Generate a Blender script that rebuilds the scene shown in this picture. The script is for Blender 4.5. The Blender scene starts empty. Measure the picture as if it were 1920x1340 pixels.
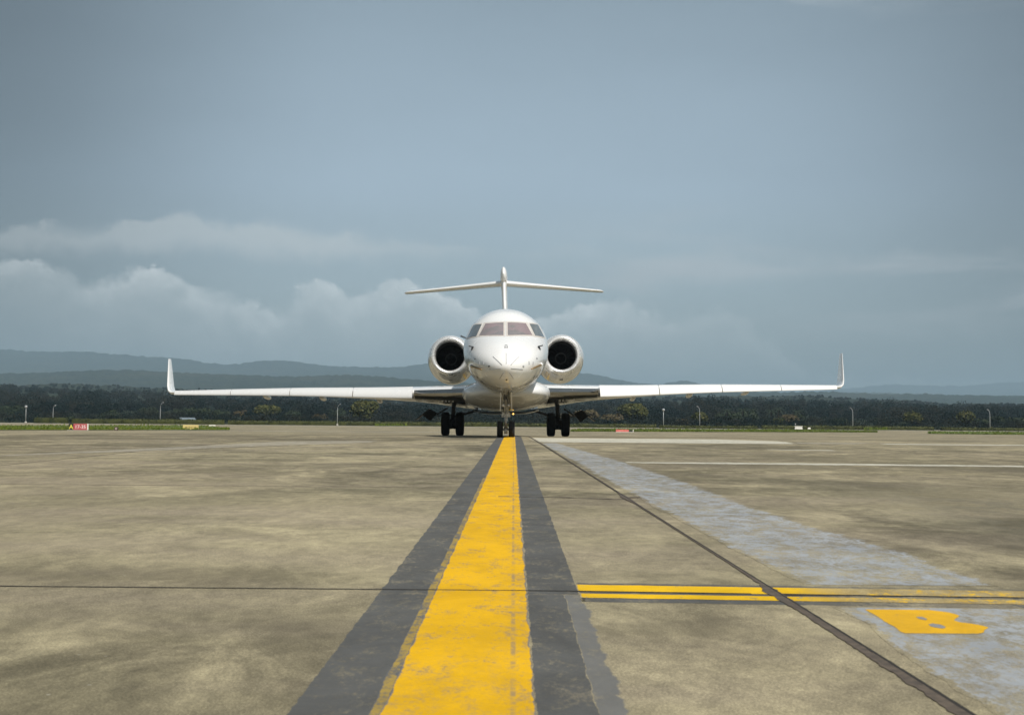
import bpy, math, random
import numpy as np
from mathutils import Vector, Matrix, noise
random.seed(7); rng = np.random.default_rng(7)
sc = bpy.context.scene
R = math.radians

# ------------------------------------------------------------------ camera
F = 2500.0                       # focal length in units of 1/1920 of the frame width
CAMZ = 0.98
PITCH = math.atan(120/F); ROLL = 0.008
cam_d = bpy.data.cameras.new('camera'); cam = bpy.data.objects.new('camera', cam_d)
sc.collection.objects.link(cam); sc.camera = cam
fw = Vector((0, math.cos(PITCH), math.sin(PITCH)))
rt0 = Vector((1, 0, 0)); up0 = rt0.cross(fw)
rt = rt0*math.cos(ROLL) + up0*math.sin(ROLL); up = up0*math.cos(ROLL) - rt0*math.sin(ROLL)
m = Matrix((rt, up, -fw)).transposed().to_4x4(); m.translation = (0, 0, CAMZ)
cam.matrix_world = m
cam_d.sensor_width = 36; cam_d.lens = 36*F/1920
cam_d.clip_start = 0.05; cam_d.clip_end = 60000
cam_d.dof.use_dof = True; cam_d.dof.focus_distance = 44; cam_d.dof.aperture_fstop = 11

# ------------------------------------------------------------------ light
SUN_EL = R(50); SUN_AZ = R(148)   # azimuth clockwise from +Y: behind the camera and to the right
sd = Vector((math.sin(SUN_AZ)*math.cos(SUN_EL), math.cos(SUN_AZ)*math.cos(SUN_EL), math.sin(SUN_EL)))
sun_d = bpy.data.lights.new('sun', 'SUN'); sun = bpy.data.objects.new('sun', sun_d)
sc.collection.objects.link(sun)
sun_d.energy = 3.5; sun_d.angle = R(1.0); sun_d.color = (1.0, 0.955, 0.88)
sun.rotation_euler = (-sd).to_track_quat('-Z', 'Y').to_euler()
sc.view_settings.view_transform = 'Standard'; sc.view_settings.look = 'None'
sc.view_settings.exposure = 0.5; sc.view_settings.gamma = 1.0
sc.cycles.use_denoising = True
sc.cycles.max_bounces = 6; sc.cycles.volume_bounces = 0

# ------------------------------------------------------------------ node helper
class NT:
    def __init__(s, nt): s.nt = nt
    def n(s, t, **k):
        x = s.nt.nodes.new(t)
        for a, b in k.items(): setattr(x, a, b)
        return x
    def l(s, a, b): s.nt.links.new(a, b)
    def put(s, sock, v):
        if isinstance(v, bpy.types.NodeSocket): s.l(v, sock)
        elif v is not None: sock.default_value = v
    def m(s, op, a, b=None, c=None, clamp=False):
        x = s.n('ShaderNodeMath', operation=op); x.use_clamp = clamp
        s.put(x.inputs[0], a); s.put(x.inputs[1], b); s.put(x.inputs[2], c)
        return x.outputs[0]
    def sm(s, v, lo, hi, a=0.0, b=1.0):
        x = s.n('ShaderNodeMapRange', interpolation_type='SMOOTHSTEP')
        s.put(x.inputs[0], v); s.put(x.inputs[1], lo); s.put(x.inputs[2], hi); s.put(x.inputs[3], a); s.put(x.inputs[4], b)
        return x.outputs[0]
    def mix(s, f, a, b, bt='MIX'):
        x = s.n('ShaderNodeMix', data_type='RGBA', blend_type=bt)
        s.put(x.inputs[0], f)
        s.put(x.inputs[6], a if isinstance(a, bpy.types.NodeSocket) else (*a, 1)); s.put(x.inputs[7], b if isinstance(b, bpy.types.NodeSocket) else (*b, 1))
        return x.outputs[2]
    def noise(s, vec, scale, detail=4, rough=.55, dist=0.0, sc3=None):
        if sc3:
            mp = s.n('ShaderNodeMapping'); mp.inputs[3].default_value = sc3; s.l(vec, mp.inputs[0]); vec = mp.outputs[0]
        x = s.n('ShaderNodeTexNoise'); s.l(vec, x.inputs[0])
        x.inputs['Scale'].default_value = scale; x.inputs['Detail'].default_value = detail
        x.inputs['Roughness'].default_value = rough; x.inputs['Distortion'].default_value = dist
        return x.outputs[0]

# ------------------------------------------------------------------ sky
w = bpy.data.worlds.new('World'); sc.world = w; w.use_nodes = True
N = NT(w.node_tree); w.node_tree.nodes.clear()
out = N.n('ShaderNodeOutputWorld'); bg = N.n('ShaderNodeBackground'); N.l(bg.outputs[0], out.inputs[0])
nis = N.n('ShaderNodeTexSky', sky_type='NISHITA'); nis.sun_disc = False
nis.sun_elevation = SUN_EL; nis.sun_rotation = SUN_AZ; nis.air_density = 1.5; nis.dust_density = 3
tc = N.n('ShaderNodeTexCoord'); D = tc.outputs['Generated']
sx = N.n('ShaderNodeSeparateXYZ'); N.l(D, sx.inputs[0]); dx, dy, dz = sx.outputs
U = N.m('ARCTAN2', dx, dy); V = N.m('ARCSINE', dz)
def curve(pts):      # pts: (px, py level) of the photo's cloud tops, turned into azimuth and elevation
    fc = N.n('ShaderNodeFloatCurve'); N.l(N.m('ADD', U, 0.5, clamp=True), fc.inputs[1])
    c = fc.mapping.curves[0]; P = []
    for px, py in pts:
        pl = py - ROLL*(px-960); a = math.atan((px-965)/F); v = math.atan((790-pl)/F*math.cos(a))
        P.append((a+.5, v*3))
    c.points[0].location = P[0]; c.points[1].location = P[-1]
    for p in P[1:-1]: c.points.new(*p)
    fc.mapping.update()
    return N.m('DIVIDE', fc.outputs[0], 3.0)
vr = N.n('ShaderNodeValToRGB'); N.l(N.m('MULTIPLY', V, 1.0, clamp=True), vr.inputs[0])
cr = vr.color_ramp
stops = [(0.0, (.275, .340, .362)), (.045, (.275, .340, .364)), (.10, (.275, .350, .40)), (.17, (.270, .345, .42)), (.24, (.236, .300, .360)), (.32, (.190, .242, .285)), (.8, (.24, .29, .32)), (1.0, (.28, .32, .35))]
while len(cr.elements) < len(stops): cr.elements.new(.5)
for e, (p, c) in zip(cr.elements, stops): e.position = p; e.color = (*c, 1)
base = N.mix(.12, vr.outputs[0], N.mix(1.0, nis.outputs[0], (.10, .10, .10), 'MULTIPLY'))
# brighter towards the middle of this view, darker to both sides
u2 = N.m('MULTIPLY', U, U)
side = N.sm(u2, 0.0, .17, 1.0, .66)
big = N.noise(D, 2.2, 3, .5, 0, (1, 1, 3.5))
edgeL = N.m('MULTIPLY', N.sm(U, -.42, -.10, .66, 1.0), N.sm(U, .12, .42, 1.0, .84))
base = N.mix(1.0, base, N.m('MULTIPLY', N.m('MULTIPLY', side, edgeL), N.sm(big, .3, .7, .95, 1.06)), 'MULTIPLY')
# cumulus bank above the ridge
puff = N.noise(D, 17, 8, .6, .2); puff2 = N.noise(D, 58, 8, .68, .1)
d1 = N.m('ADD', N.m('MULTIPLY', N.m('SUBTRACT', puff, .5), .046), N.m('MULTIPLY', N.m('SUBTRACT', puff2, .5), .030))
top1 = N.m('ADD', curve([(-400, 470), (0, 482), (60, 484), (110, 492), (160, 520), (205, 528), (235, 512), (300, 508), (340, 520), (375, 545), (420, 540), (470, 556), (530, 562), (575, 540), (620, 535), (650, 556), (700, 540), (745, 528), (800, 546), (870, 572), (940, 596), (1010, 596), (1080, 585), (1160, 565), (1220, 570), (1270, 584), (1330, 580), (1390, 600), (1450, 640), (1560, 690), (2200, 700)]), d1)
dd = N.m('SUBTRACT', top1, V)
wisp = N.sm(N.noise(D, 26, 5, .6), .38, .62, .0018, .0130)
edge = N.sm(dd, -.0012, wisp)
soft = N.m('MULTIPLY', edge, N.sm(dd, .012, .085, 1.0, .25))
fadeR = N.sm(U, .0, .22, 1.0, .32)
bill = N.noise(D, 34, 7, .65, .4)
shade1 = N.mix(N.sm(dd, -.002, .028), N.mix(N.sm(bill, .35, .7), (.42, .475, .495), (.60, .645, .66)), N.mix(N.sm(bill, .3, .7), (.31, .365, .39), (.38, .435, .455)))
shade1 = N.mix(1.0, shade1, side, 'MULTIPLY')
c1 = N.mix(N.m('MULTIPLY', soft, N.m('MULTIPLY', fadeR, .9)), base, shade1)
# stratus band higher up on the left
d2 = N.m('MULTIPLY', d1, .55)
top2 = N.m('ADD', curve([(-400, 420), (0, 406), (100, 406), (180, 414), (260, 404), (350, 400), (430, 414), (500, 406), (560, 416), (620, 426), (700, 432), (800, 446), (880, 458), (1050, 450), (1200, 462), (1500, 470), (2200, 440)]), d2)
bot2 = curve([(-400, 470), (0, 468), (250, 468), (450, 472), (560, 486), (700, 484), (850, 474), (1000, 474), (1200, 490), (1500, 500), (2200, 480)])
e2 = N.m('SUBTRACT', top2, V)
k2 = N.m('MULTIPLY', N.sm(e2, -.001, N.m('MULTIPLY', wisp, 1.3)), N.sm(N.m('SUBTRACT', V, N.m('ADD', bot2, d2)), -.010, .010))
k2 = N.m('MULTIPLY', k2, N.sm(U, -.15, .03, .75, .2))
c2 = N.mix(k2, c1, N.mix(1.0, (.41, .455, .475), side, 'MULTIPLY'))
# thin warm streaks low on the right and a wisp at the top right
st = N.noise(D, 5, 5, .55, .4, (1.0, 1.0, 6.0))
k3 = N.m('MULTIPLY', N.sm(st, .50, .68), N.m('MULTIPLY', N.sm(U, -.02, .12), N.m('MULTIPLY', N.sm(V, .05, .09), N.sm(V, .12, .17, 1.0, 0.0))))
c3 = N.mix(N.m('MULTIPLY', k3, .45), c2, (.42, .44, .46))
k4 = N.m('MULTIPLY', N.sm(N.noise(D, 4, 5, .55, .6, (1, 1, 3)), .42, .62), N.m('MULTIPLY', N.sm(U, .02, .10), N.sm(V, .27, .31)))
c4 = N.mix(N.m('MULTIPLY', k4, .40), c3, (.40, .44, .46))
N.l(c4, bg.inputs[0]); bg.inputs[1].default_value = 1.0

# ------------------------------------------------------------------ helpers
def tagk(o, kind): o['kind'] = kind; return o
def tag(o, label, cat, group=None):
    o['label'] = label; o['category'] = cat
    if group: o['group'] = group
    return o
def empty(name, loc=(0, 0, 0), rz=0):
    o = bpy.data.objects.new(name, None); sc.collection.objects.link(o)
    o.location = loc; o.rotation_euler = (0, 0, rz); o.empty_display_size = .3
    return o
class MB:
    def __init__(s): s.v = []; s.f = []
    def add(s, v, f):
        k = len(s.v); s.v.extend([tuple(p) for p in v]); s.f.extend([tuple(i+k for i in q) for q in f]); return s
    def build(s, name, mat, parent=None, smooth=True, sharp=None):
        me = bpy.data.meshes.new(name); me.from_pydata(s.v, [], s.f); me.update()
        if smooth: me.polygons.foreach_set('use_smooth', [True]*len(me.polygons))
        if sharp and smooth: me.set_sharp_from_angle(angle=R(sharp))
        me.materials.append(mat)
        o = bpy.data.objects.new(name, me); sc.collection.objects.link(o)
        if parent: o.parent = parent
        return o
    def box(s, c, d, rot=None, taper=1.0):
        hx, hy, hz = d[0]/2, d[1]/2, d[2]/2; P = []
        for z, t in ((-hz, 1), (hz, taper)):
            for x, y in ((-hx, -hy), (hx, -hy), (hx, hy), (-hx, hy)):
                q = Vector((x*t, y*t, z))
                if rot: q = rot @ q
                P.append(q+Vector(c))
        return s.add(P, [(3, 2, 1, 0), (4, 5, 6, 7), (0, 1, 5, 4), (1, 2, 6, 5), (2, 3, 7, 6), (3, 0, 4, 7)])
    def tube(s, pts, rad, n=10):
        pts = [Vector(p) for p in pts]
        if not isinstance(rad, (list, tuple)): rad = [rad]*len(pts)
        V_ = []
        for i, p in enumerate(pts):
            a = pts[min(i+1, len(pts)-1)]-pts[max(i-1, 0)]; a.normalize()
            b = a.cross(Vector((0, 0, 1)) if abs(a.z) < .9 else Vector((1, 0, 0))).normalized(); c = a.cross(b)
            for k in range(n):
                t = 2*math.pi*k/n; V_.append(p+(b*math.cos(t)+c*math.sin(t))*rad[i])
        Fc = [(i*n+k, i*n+(k+1) % n, (i+1)*n+(k+1) % n, (i+1)*n+k) for i in range(len(pts)-1) for k in range(n)]
        Fc += [tuple(range(n-1, -1, -1)), tuple((len(pts)-1)*n+k for k in range(n))]
        return s.add(V_, Fc)
    def loft(s, secs, caps=True, closed=True):
        n = len(secs[0]); V_ = [p for q in secs for p in q]
        kk = n if closed else n-1
        Fc = [(i*n+k, i*n+(k+1) % n, (i+1)*n+(k+1) % n, (i+1)*n+k) for i in range(len(secs)-1) for k in range(kk)]
        if caps: Fc += [tuple(range(n-1, -1, -1)), tuple((len(secs)-1)*n+k for k in range(n))]
        return s.add(V_, Fc)
    def lathe_y(s, prof, cx, cz, n=64, dz=None, y0=0):
        """prof: list (y, r) round an axis parallel to Y; dz(y) shifts the axis"""
        secs = []
        for y, r in prof:
            o = dz(y) if dz else 0
            secs.append([(cx+r*math.cos(2*math.pi*k/n), y0+y, cz+o+r*math.sin(2*math.pi*k/n)) for k in range(n)])
        return s.loft(secs, caps=False)
    def lathe_x(s, prof, c, n=40):
        secs = [[(c[0]+x, c[1]+r*math.cos(2*math.pi*k/n), c[2]+r*math.sin(2*math.pi*k/n)) for k in range(n)] for x, r in prof]
        return s.loft(secs, caps=False)

def interp(xs, ys):
    """monotone cubic interpolation"""
    xs = np.array(xs, float); ys = np.array(ys, float); h = np.diff(xs); d = np.diff(ys)/h
    g = np.zeros(len(xs)); g[0] = d[0]; g[-1] = d[-1]
    for i in range(1, len(xs)-1):
        if d[i-1]*d[i] > 0:
            w1 = 2*h[i]+h[i-1]; w2 = h[i]+2*h[i-1]; g[i] = (w1+w2)/(w1/d[i-1]+w2/d[i])
    def f(x):
        x = min(max(x, xs[0]), xs[-1]); i = min(max(int(np.searchsorted(xs, x, 'right'))-1, 0), len(xs)-2)
        t = (x-xs[i])/h[i]
        return float((2*t**3-3*t*t+1)*ys[i]+(t**3-2*t*t+t)*h[i]*g[i]+(-2*t**3+3*t*t)*ys[i+1]+(t**3-t*t)*h[i]*g[i+1])
    return f
gz_ = interp([-400, 0, 20, 32, 38, 41, 44, 48, 53.4, 65, 80, 110, 150, 400], [-1.6, .32, .416, .47, .49, .497, .485, .45, .40, .29, .18, .06, 0, 0])
def gz(y): return gz_(y) if y < 150 else 0.0
def ray(px, py): return (rt*((px-960)/F)+up*(-(py-670)/F)+fw)
def at(px, py, d):
    r = ray(px, py); return Vector((0, 0, CAMZ))+r*(d/r.y)
def gat(px, py):
    """where a sight line meets the ground"""
    r = ray(px, py); r = r/r.y; lo, hi = 1.0, 330.0; y = lo
    while y < hi:
        if CAMZ+r.z*y < gz(y): break
        y *= 1.004
    return Vector((r.x*y, y, gz(y)))
def nz(x, y=0, z=0): return noise.noise(Vector((x, y, z)))

# ------------------------------------------------------------------ materials
def mat(name, col, rough=.5, metal=0, coat=0, spec=.5, bump=None, var=None, emis=None):
    mt = bpy.data.materials.new(name); mt.use_nodes = True; n = NT(mt.node_tree); p = mt.node_tree.nodes['Principled BSDF']
    p.inputs['Base Color'].default_value = (*col, 1); p.inputs['Roughness'].default_value = rough
    p.inputs['Metallic'].default_value = metal; p.inputs['Coat Weight'].default_value = coat; p.inputs['Specular IOR Level'].default_value = spec
    t = n.n('ShaderNodeTexCoord')
    if var:   # (scale, amount, second colour)
        q = n.noise(t.outputs['Object'], var[0], 5, .6)
        n.l(n.mix(n.sm(q, .5-var[1], .5+var[1]), col, var[2]), p.inputs['Base Color'])
        n.l(n.sm(q, .3, .7, max(rough-.08, .02), rough+.08), p.inputs['Roughness'])
    if bump:
        b = n.n('ShaderNodeBump'); b.inputs['Strength'].default_value = bump[1]; b.inputs['Distance'].default_value = bump[2]
        n.l(n.noise(t.outputs['Object'], bump[0], 4), b.inputs['Height']); n.l(b.outputs[0], p.inputs['Normal'])
    if emis: p.inputs['Emission Color'].default_value = (*emis[0], 1); p.inputs['Emission Strength'].default_value = emis[1]
    return mt

# concrete colour as a node group shared by the slab and every worn marking on it
cg = bpy.data.node_groups.new('concrete_colour', 'ShaderNodeTree')
cg.interface.new_socket('Color', in_out='OUTPUT', socket_type='NodeSocketColor')
cg.interface.new_socket('Height', in_out='OUTPUT', socket_type='NodeSocketFloat')
G = NT(cg); go = G.n('NodeGroupOutput'); gp = G.n('ShaderNodeNewGeometry').outputs['Position']
sep = G.n('ShaderNodeSeparateXYZ'); G.l(gp, sep.inputs[0]); gx, gy, _z = sep.outputs
n1 = G.noise(gp, .26, 6, .62, .6, (1.2, .8, 1)); n2 = G.noise(gp, 1.6, 8, .70, .7, (1.3, .75, 1)); n3 = G.noise(gp, 10, 6, .70, .3, (1.3, .7, 1))
n4 = G.noise(gp, 150, 3, .75, 0, (1.2, .7, 1)); n5 = G.noise(gp, .55, 5, .6, .3, (.5, 1.4, 1))
col = G.mix(G.sm(n1, .30, .70), (.205, .183, .125), (.400, .348, .240))
col = G.mix(G.sm(n2, .35, .72), G.mix(1.0, col, (.70, .70, .69), 'MULTIPLY'), G.mix(1.0, col, (1.26, 1.26, 1.22), 'MULTIPLY'))
col = G.mix(G.sm(n5, .40, .68, 0, .5), col, (.29, .245, .19))
col = G.mix(G.sm(n3, .30, .75), G.mix(1.0, col, (.82, .82, .82), 'MULTIPLY'), G.mix(1.0, col, (1.18, 1.18, 1.15), 'MULTIPLY'))
col = G.mix(G.sm(n4, .35, .75), G.mix(1.0, col, (.68, .68, .67), 'MULTIPLY'), G.mix(1.0, col, (1.30, 1.30, 1.27), 'MULTIPLY'))
# every 7 m slab was poured separately and has its own tone
ix = G.m('FLOOR', G.m('DIVIDE', G.m('SUBTRACT', gx, G.m('ADD', 1.06, G.m('MULTIPLY', gy, -.012))), 7.05)); iy = G.m('FLOOR', G.m('DIVIDE', G.m('SUBTRACT', gy, 5.05), 7.05))
cb = G.n('ShaderNodeCombineXYZ'); G.l(ix, cb.inputs[0]); G.l(iy, cb.inputs[1])
wn = G.n('ShaderNodeTexWhiteNoise', noise_dimensions='2D'); G.l(cb.outputs[0], wn.inputs[0])
col = G.mix(1.0, col, G.sm(wn.outputs[0], 0, 1, .90, 1.08), 'MULTIPLY')
wob = G.m('MULTIPLY', G.m('SUBTRACT', n1, .5), 3.0); wob2 = G.m('MULTIPLY', G.m('SUBTRACT', n2, .5), 3.4)
def blob(cx, cy, rx, ry, amp):
    a = G.m('DIVIDE', G.m('SUBTRACT', gx, cx), rx); b_ = G.m('DIVIDE', G.m('SUBTRACT', gy, cy), ry)
    d = G.m('SQRT', G.m('ADD', G.m('MULTIPLY', a, a), G.m('MULTIPLY', b_, b_)))
    return G.sm(G.m('ADD', d, G.m('ADD', wob, wob2)), .3, 1.5, amp, 0.0)
tone = 1.0
for q_ in ((-1.3, 7.6, 1.6, 2.2, .26), (-1.5, 5.45, .9, .32, -.30), (-.95, 3.2, .5, .9, -.22), (.42, 3.25, .24, .5, .16), (.50, 4.2, .3, .35, -.20), (.55, 7.2, .45, 1.6, .10), (3.6, 7.2, 1.1, 1.4, -.25), (5, 20, 5, 12, -.20), (-6, 11, 3, 2.5, .12), (-9, 34, 8, 9, -.22), (-3, 15, 2, 1.6, -.20), (3.3, 5.9, 1.0, .5, -.2), (2.4, 9.5, .9, 1.5, .14)):
    tone = G.m('ADD', tone, blob(*q_))
col = G.mix(1.0, col, tone, 'MULTIPLY')
# dark mould on the far right slab
mo = G.m('MULTIPLY', G.sm(gx, 2.2, 3.6), G.m('MULTIPLY', G.sm(gy, 4.5, 6), G.sm(gy, 9, 16, 1, 0)))
col = G.mix(G.m('MULTIPLY', mo, G.sm(n2, .42, .56, 0, .6)), col, (.075, .072, .06))
# pale scattered chips
vo = G.n('ShaderNodeTexVoronoi'); G.l(gp, vo.inputs[0]); vo.inputs['Scale'].default_value = 14
chip = G.m('MULTIPLY', G.sm(vo.outputs[0], .05, .09, 1, 0), G.sm(G.noise(gp, 3, 2), .60, .66))
col = G.mix(G.m('MULTIPLY', chip, .6), col, (.42, .40, .34))
G.l(col, go.inputs[0]); G.l(G.m('ADD', G.m('MULTIPLY', n4, .4), n3), go.inputs[1])

def ground_mat(name, paint=None, wear=None, rough=.85, extra=None, tint=None, lo_=.80):
    mt = bpy.data.materials.new(name); mt.use_nodes = True; n = NT(mt.node_tree); p = mt.node_tree.nodes['Principled BSDF']
    g = n.n('ShaderNodeGroup'); g.node_tree = cg; c = g.outputs[0]
    P = n.n('ShaderNodeNewGeometry').outputs['Position']
    if paint is not None:
        q = n.m('ADD', n.m('MULTIPLY', n.noise(P, 6, 7, .72, .4, (1.6, .8, 1)), .6), n.m('MULTIPLY', n.noise(P, 45, 5, .7, 0, (1.5, .7, 1)), .4))
        k = n.sm(q, wear[0], wear[1], 0.0, 1.0)          # 1 = bare
        if extra: k = n.m('MAXIMUM', k, extra(n, P, q))
        ea = n.n('ShaderNodeAttribute', attribute_name='inner').outputs['Fac']
        k = n.m('MAXIMUM', k, n.sm(n.m('ADD', n.m('MULTIPLY', n.m('SUBTRACT', 1.0, ea), .62), n.m('MULTIPLY', n.m('SUBTRACT', q, .5), 1.3)), .40, .56, 0.0, 1.0/wear[2]))
        q2 = n.noise(P, 2.6, 7, .68, .5, (1.2, .7, 1))
        pc = n.mix(n.sm(q2, .32, .68), tuple(v*lo_ for v in paint), tuple(min(v*1.06, .9) for v in paint))
        pc = n.mix(n.sm(n.noise(P, 90, 3, .6), .3, .7, 0, .10), pc, n.mix(1.0, c, (.8, .8, .8), 'MULTIPLY'))
        under = c if tint is None else tint
        c = n.mix(n.m('MULTIPLY', k, wear[2]), pc, under)
    n.l(c, p.inputs['Base Color']); p.inputs['Roughness'].default_value = rough; p.inputs['Specular IOR Level'].default_value = .12
    b = n.n('ShaderNodeBump'); b.inputs['Strength'].default_value = .35; b.inputs['Distance'].default_value = .004
    n.l(g.outputs[1], b.inputs['Height']); n.l(b.outputs[0], p.inputs['Normal'])
    return mt
M_conc = ground_mat('concrete')
def yl_extra(n, P, q):
    s = n.n('ShaderNodeSeparateXYZ'); n.l(P, s.inputs[0])
    e = n.m('ABSOLUTE', n.m('SUBTRACT', s.outputs[0], n.m('ADD', .004, n.m('MULTIPLY', s.outputs[1], .0015))))
    slot = n.m('MULTIPLY', n.m('MULTIPLY', n.sm(e, .003, .011, 1, 0), n.sm(n.noise(P, 3.0, 5, .7), .42, .56)), n.sm(q, .36, .50))
    right = n.m('MULTIPLY', n.sm(s.outputs[0], -.06, .03), n.sm(q, .47, .58))
    near = n.m('MULTIPLY', n.sm(s.outputs[1], 3.0, 4.3, 1, 0), n.sm(q, .46, .60))
    return n.m('MAXIMUM', slot, n.m('MAXIMUM', n.m('MULTIPLY', right, .7), n.m('MULTIPLY', near, .5)))
M_yel = ground_mat('yellow_paint', (.70, .395, .003), (.515, .635, .66), .85, yl_extra, (.185, .165, .140), .84)
def tr_extra(n, P, q):
    s = n.n('ShaderNodeSeparateXYZ'); n.l(P, s.inputs[0])
    e = n.m('ABSOLUTE', n.m('SUBTRACT', s.outputs[0], 1.62))
    return n.m('MULTIPLY', n.m('MULTIPLY', n.sm(e, .28, .60, 1, 0), n.sm(s.outputs[1], 4.2, 4.7)), n.sm(q, .40, .50))
M_yel2 = ground_mat('yellow_stripe_paint', (.74, .45, .006), (.56, .66, .85), .85, tr_extra)
M_dark = ground_mat('dark_grey_paint', (.094, .096, .096), (.49, .68, .66), .85, tr_extra, None, .74)
M_dark2 = ground_mat('faded_grey_paint', (.150, .150, .145), (.50, .68, .6), .75)
M_blue = ground_mat('blue_grey_paint', (.325, .348, .375), (.42, .57, .85), .75)
M_pale = ground_mat('pale_patch', (.52, .50, .42), (.48, .64, .7), .85)
M_pale2 = ground_mat('pale_screed', (.33, .305, .25), (.42, .62, .8), .85)
M_seal = mat('joint_sealant', (.060, .045, .033), .8, var=(30, .15, (.11, .085, .062)))
M_black = mat('joint_gap', (.018, .015, .012), .95)

M_white = mat('white_aircraft_paint', (.80, .80, .79), .22, coat=.6, var=(3.0, .3, (.77, .77, .765)))
M_under = M_white
M_metal = mat('polished_metal', (.90, .90, .89), .30, metal=.65, var=(6, .3, (.84, .83, .81)))
M_skin = mat('bare_metal_skin', (.42, .415, .40), .2, metal=1, var=(3, .3, (.34, .335, .32)))
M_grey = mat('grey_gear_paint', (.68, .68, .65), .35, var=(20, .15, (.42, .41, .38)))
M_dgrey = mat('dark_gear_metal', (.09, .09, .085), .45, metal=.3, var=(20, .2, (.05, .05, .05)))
M_rub = mat('tyre_rubber', (.014, .014, .014), .8)
M_duct = mat('engine_duct', (.030, .029, .026), .45)
M_fan = mat('fan_blades', (.05, .05, .048), .4, metal=.7)
M_spin = mat('spinner', (.02, .02, .02), .4)
M_spring = mat('spinner_ring', (.11, .11, .105), .5)
M_frame = mat('window_surround', (.52, .48, .44), .4, var=(8, .2, (.60, .56, .52)))
M_strip = mat('radome_strip', (.30, .31, .33), .5)
M_probe = mat('probe_metal', (.30, .20, .09), .35, metal=.6)
M_mark = mat('dark_marking', (.05, .055, .06), .5)
M_emb = mat('grey_marking', (.30, .31, .32), .5)
M_gold = mat('gold_marking', (.60, .42, .12), .35, metal=.3)
M_lamp = mat('amber_lamp', (.8, .5, .15), .3, emis=((1.0, .55, .12), 2.5))
M_lens = mat('lamp_lens', (.75, .76, .78), .1, metal=.6)
def glass_mat(name, c1, c2):
    mt = bpy.data.materials.new(name); mt.use_nodes = True; n = NT(mt.node_tree); p = mt.node_tree.nodes['Principled BSDF']
    t = n.n('ShaderNodeTexCoord'); q = n.noise(t.outputs['Object'], 1.6, 3, .5)
    n.l(n.mix(n.sm(q, .4, .6), c1, c2), p.inputs['Base Color'])
    p.inputs['Roughness'].default_value = .07; p.inputs['Metallic'].default_value = .35; p.inputs['Coat Weight'].default_value = .6
    return mt
M_glassf = glass_mat('windscreen_glass', (.27, .22, .20), (.38, .26, .25))
M_glasss = glass_mat('side_window_glass', (.14, .16, .165), (.18, .19, .18))

def leaf_mat(name, c1, c2, c3):
    mt = bpy.data.materials.new(name); mt.use_nodes = True; n = NT(mt.node_tree); p = mt.node_tree.nodes['Principled BSDF']
    g = n.n('ShaderNodeNewGeometry'); q = n.noise(g.outputs['Position'], .7, 3)
    c = n.mix(n.sm(q, .35, .65), c1, c2); c = n.mix(n.sm(g.outputs['Random Per Island'], .55, 1.0, 0, .8), c, c3)
    n.l(c, p.inputs['Base Color']); p.inputs['Roughness'].default_value = .65; p.inputs['Specular IOR Level'].default_value = .2
    return mt
M_leaf = leaf_mat('olive_foliage', (.042, .052, .014), (.070, .074, .020), (.115, .105, .028))
M_leafd = leaf_mat('dark_foliage', (.016, .028, .016), (.026, .040, .020), (.042, .052, .022))
M_leafb = leaf_mat('brownish_foliage', (.066, .052, .030), (.090, .074, .036), (.110, .090, .040))
M_hedge = leaf_mat('hedge_foliage', (.022, .030, .008), (.050, .058, .014), (.10, .105, .03))
M_grass = leaf_mat('grass_blades', (.070, .100, .012), (.110, .145, .018), (.15, .17, .03))
M_bark = mat('bark', (.07, .055, .04), .9)
M_wood = leaf_mat('woodland_foliage', (.014, .024, .018), (.030, .036, .026), (.036, .036, .022))
_n = NT(M_wood.node_tree); _p = M_wood.node_tree.nodes['Principled BSDF']; _o = M_wood.node_tree.nodes['Material Output']
_t = _n.n('ShaderNodeBsdfTranslucent'); _g = _n.n('ShaderNodeNewGeometry')
_c = _n.mix(_n.sm(_n.noise(_g.outputs['Position'], .035, 4, .6), .40, .60), (.017, .030, .028), (.042, .044, .034))
_n.l(_c, _p.inputs['Base Color']); _n.l(_c, _t.inputs[0]); _p.inputs['Specular IOR Level'].default_value = 0
_x = _n.n('ShaderNodeMixShader'); _x.inputs[0].default_value = .5
_n.l(_p.outputs[0], _x.inputs[1]); _n.l(_t.outputs[0], _x.inputs[2]); _n.l(_x.outputs[0], _o.inputs[0])

# ------------------------------------------------------------------ ground
ys = list(np.arange(-60, 0, 4.0))+list(np.arange(0, 30, .5))+list(np.arange(30, 70, .4))+list(np.arange(70, 160, 2.0))+[160, 200, 246, 262]
xs = [-260, -120, -60, -30, -15, -8, -4, -2, 0, 2, 4, 8, 15, 30, 60, 120, 260]
b = MB(); b.add([(x, y, gz(y)) for y in ys for x in xs], [(j*len(xs)+i, j*len(xs)+i+1, (j+1)*len(xs)+i+1, (j+1)*len(xs)+i) for j in range(len(ys)-1) for i in range(len(xs)-1)])
tagk(b.build('apron', M_conc), 'structure')

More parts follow.
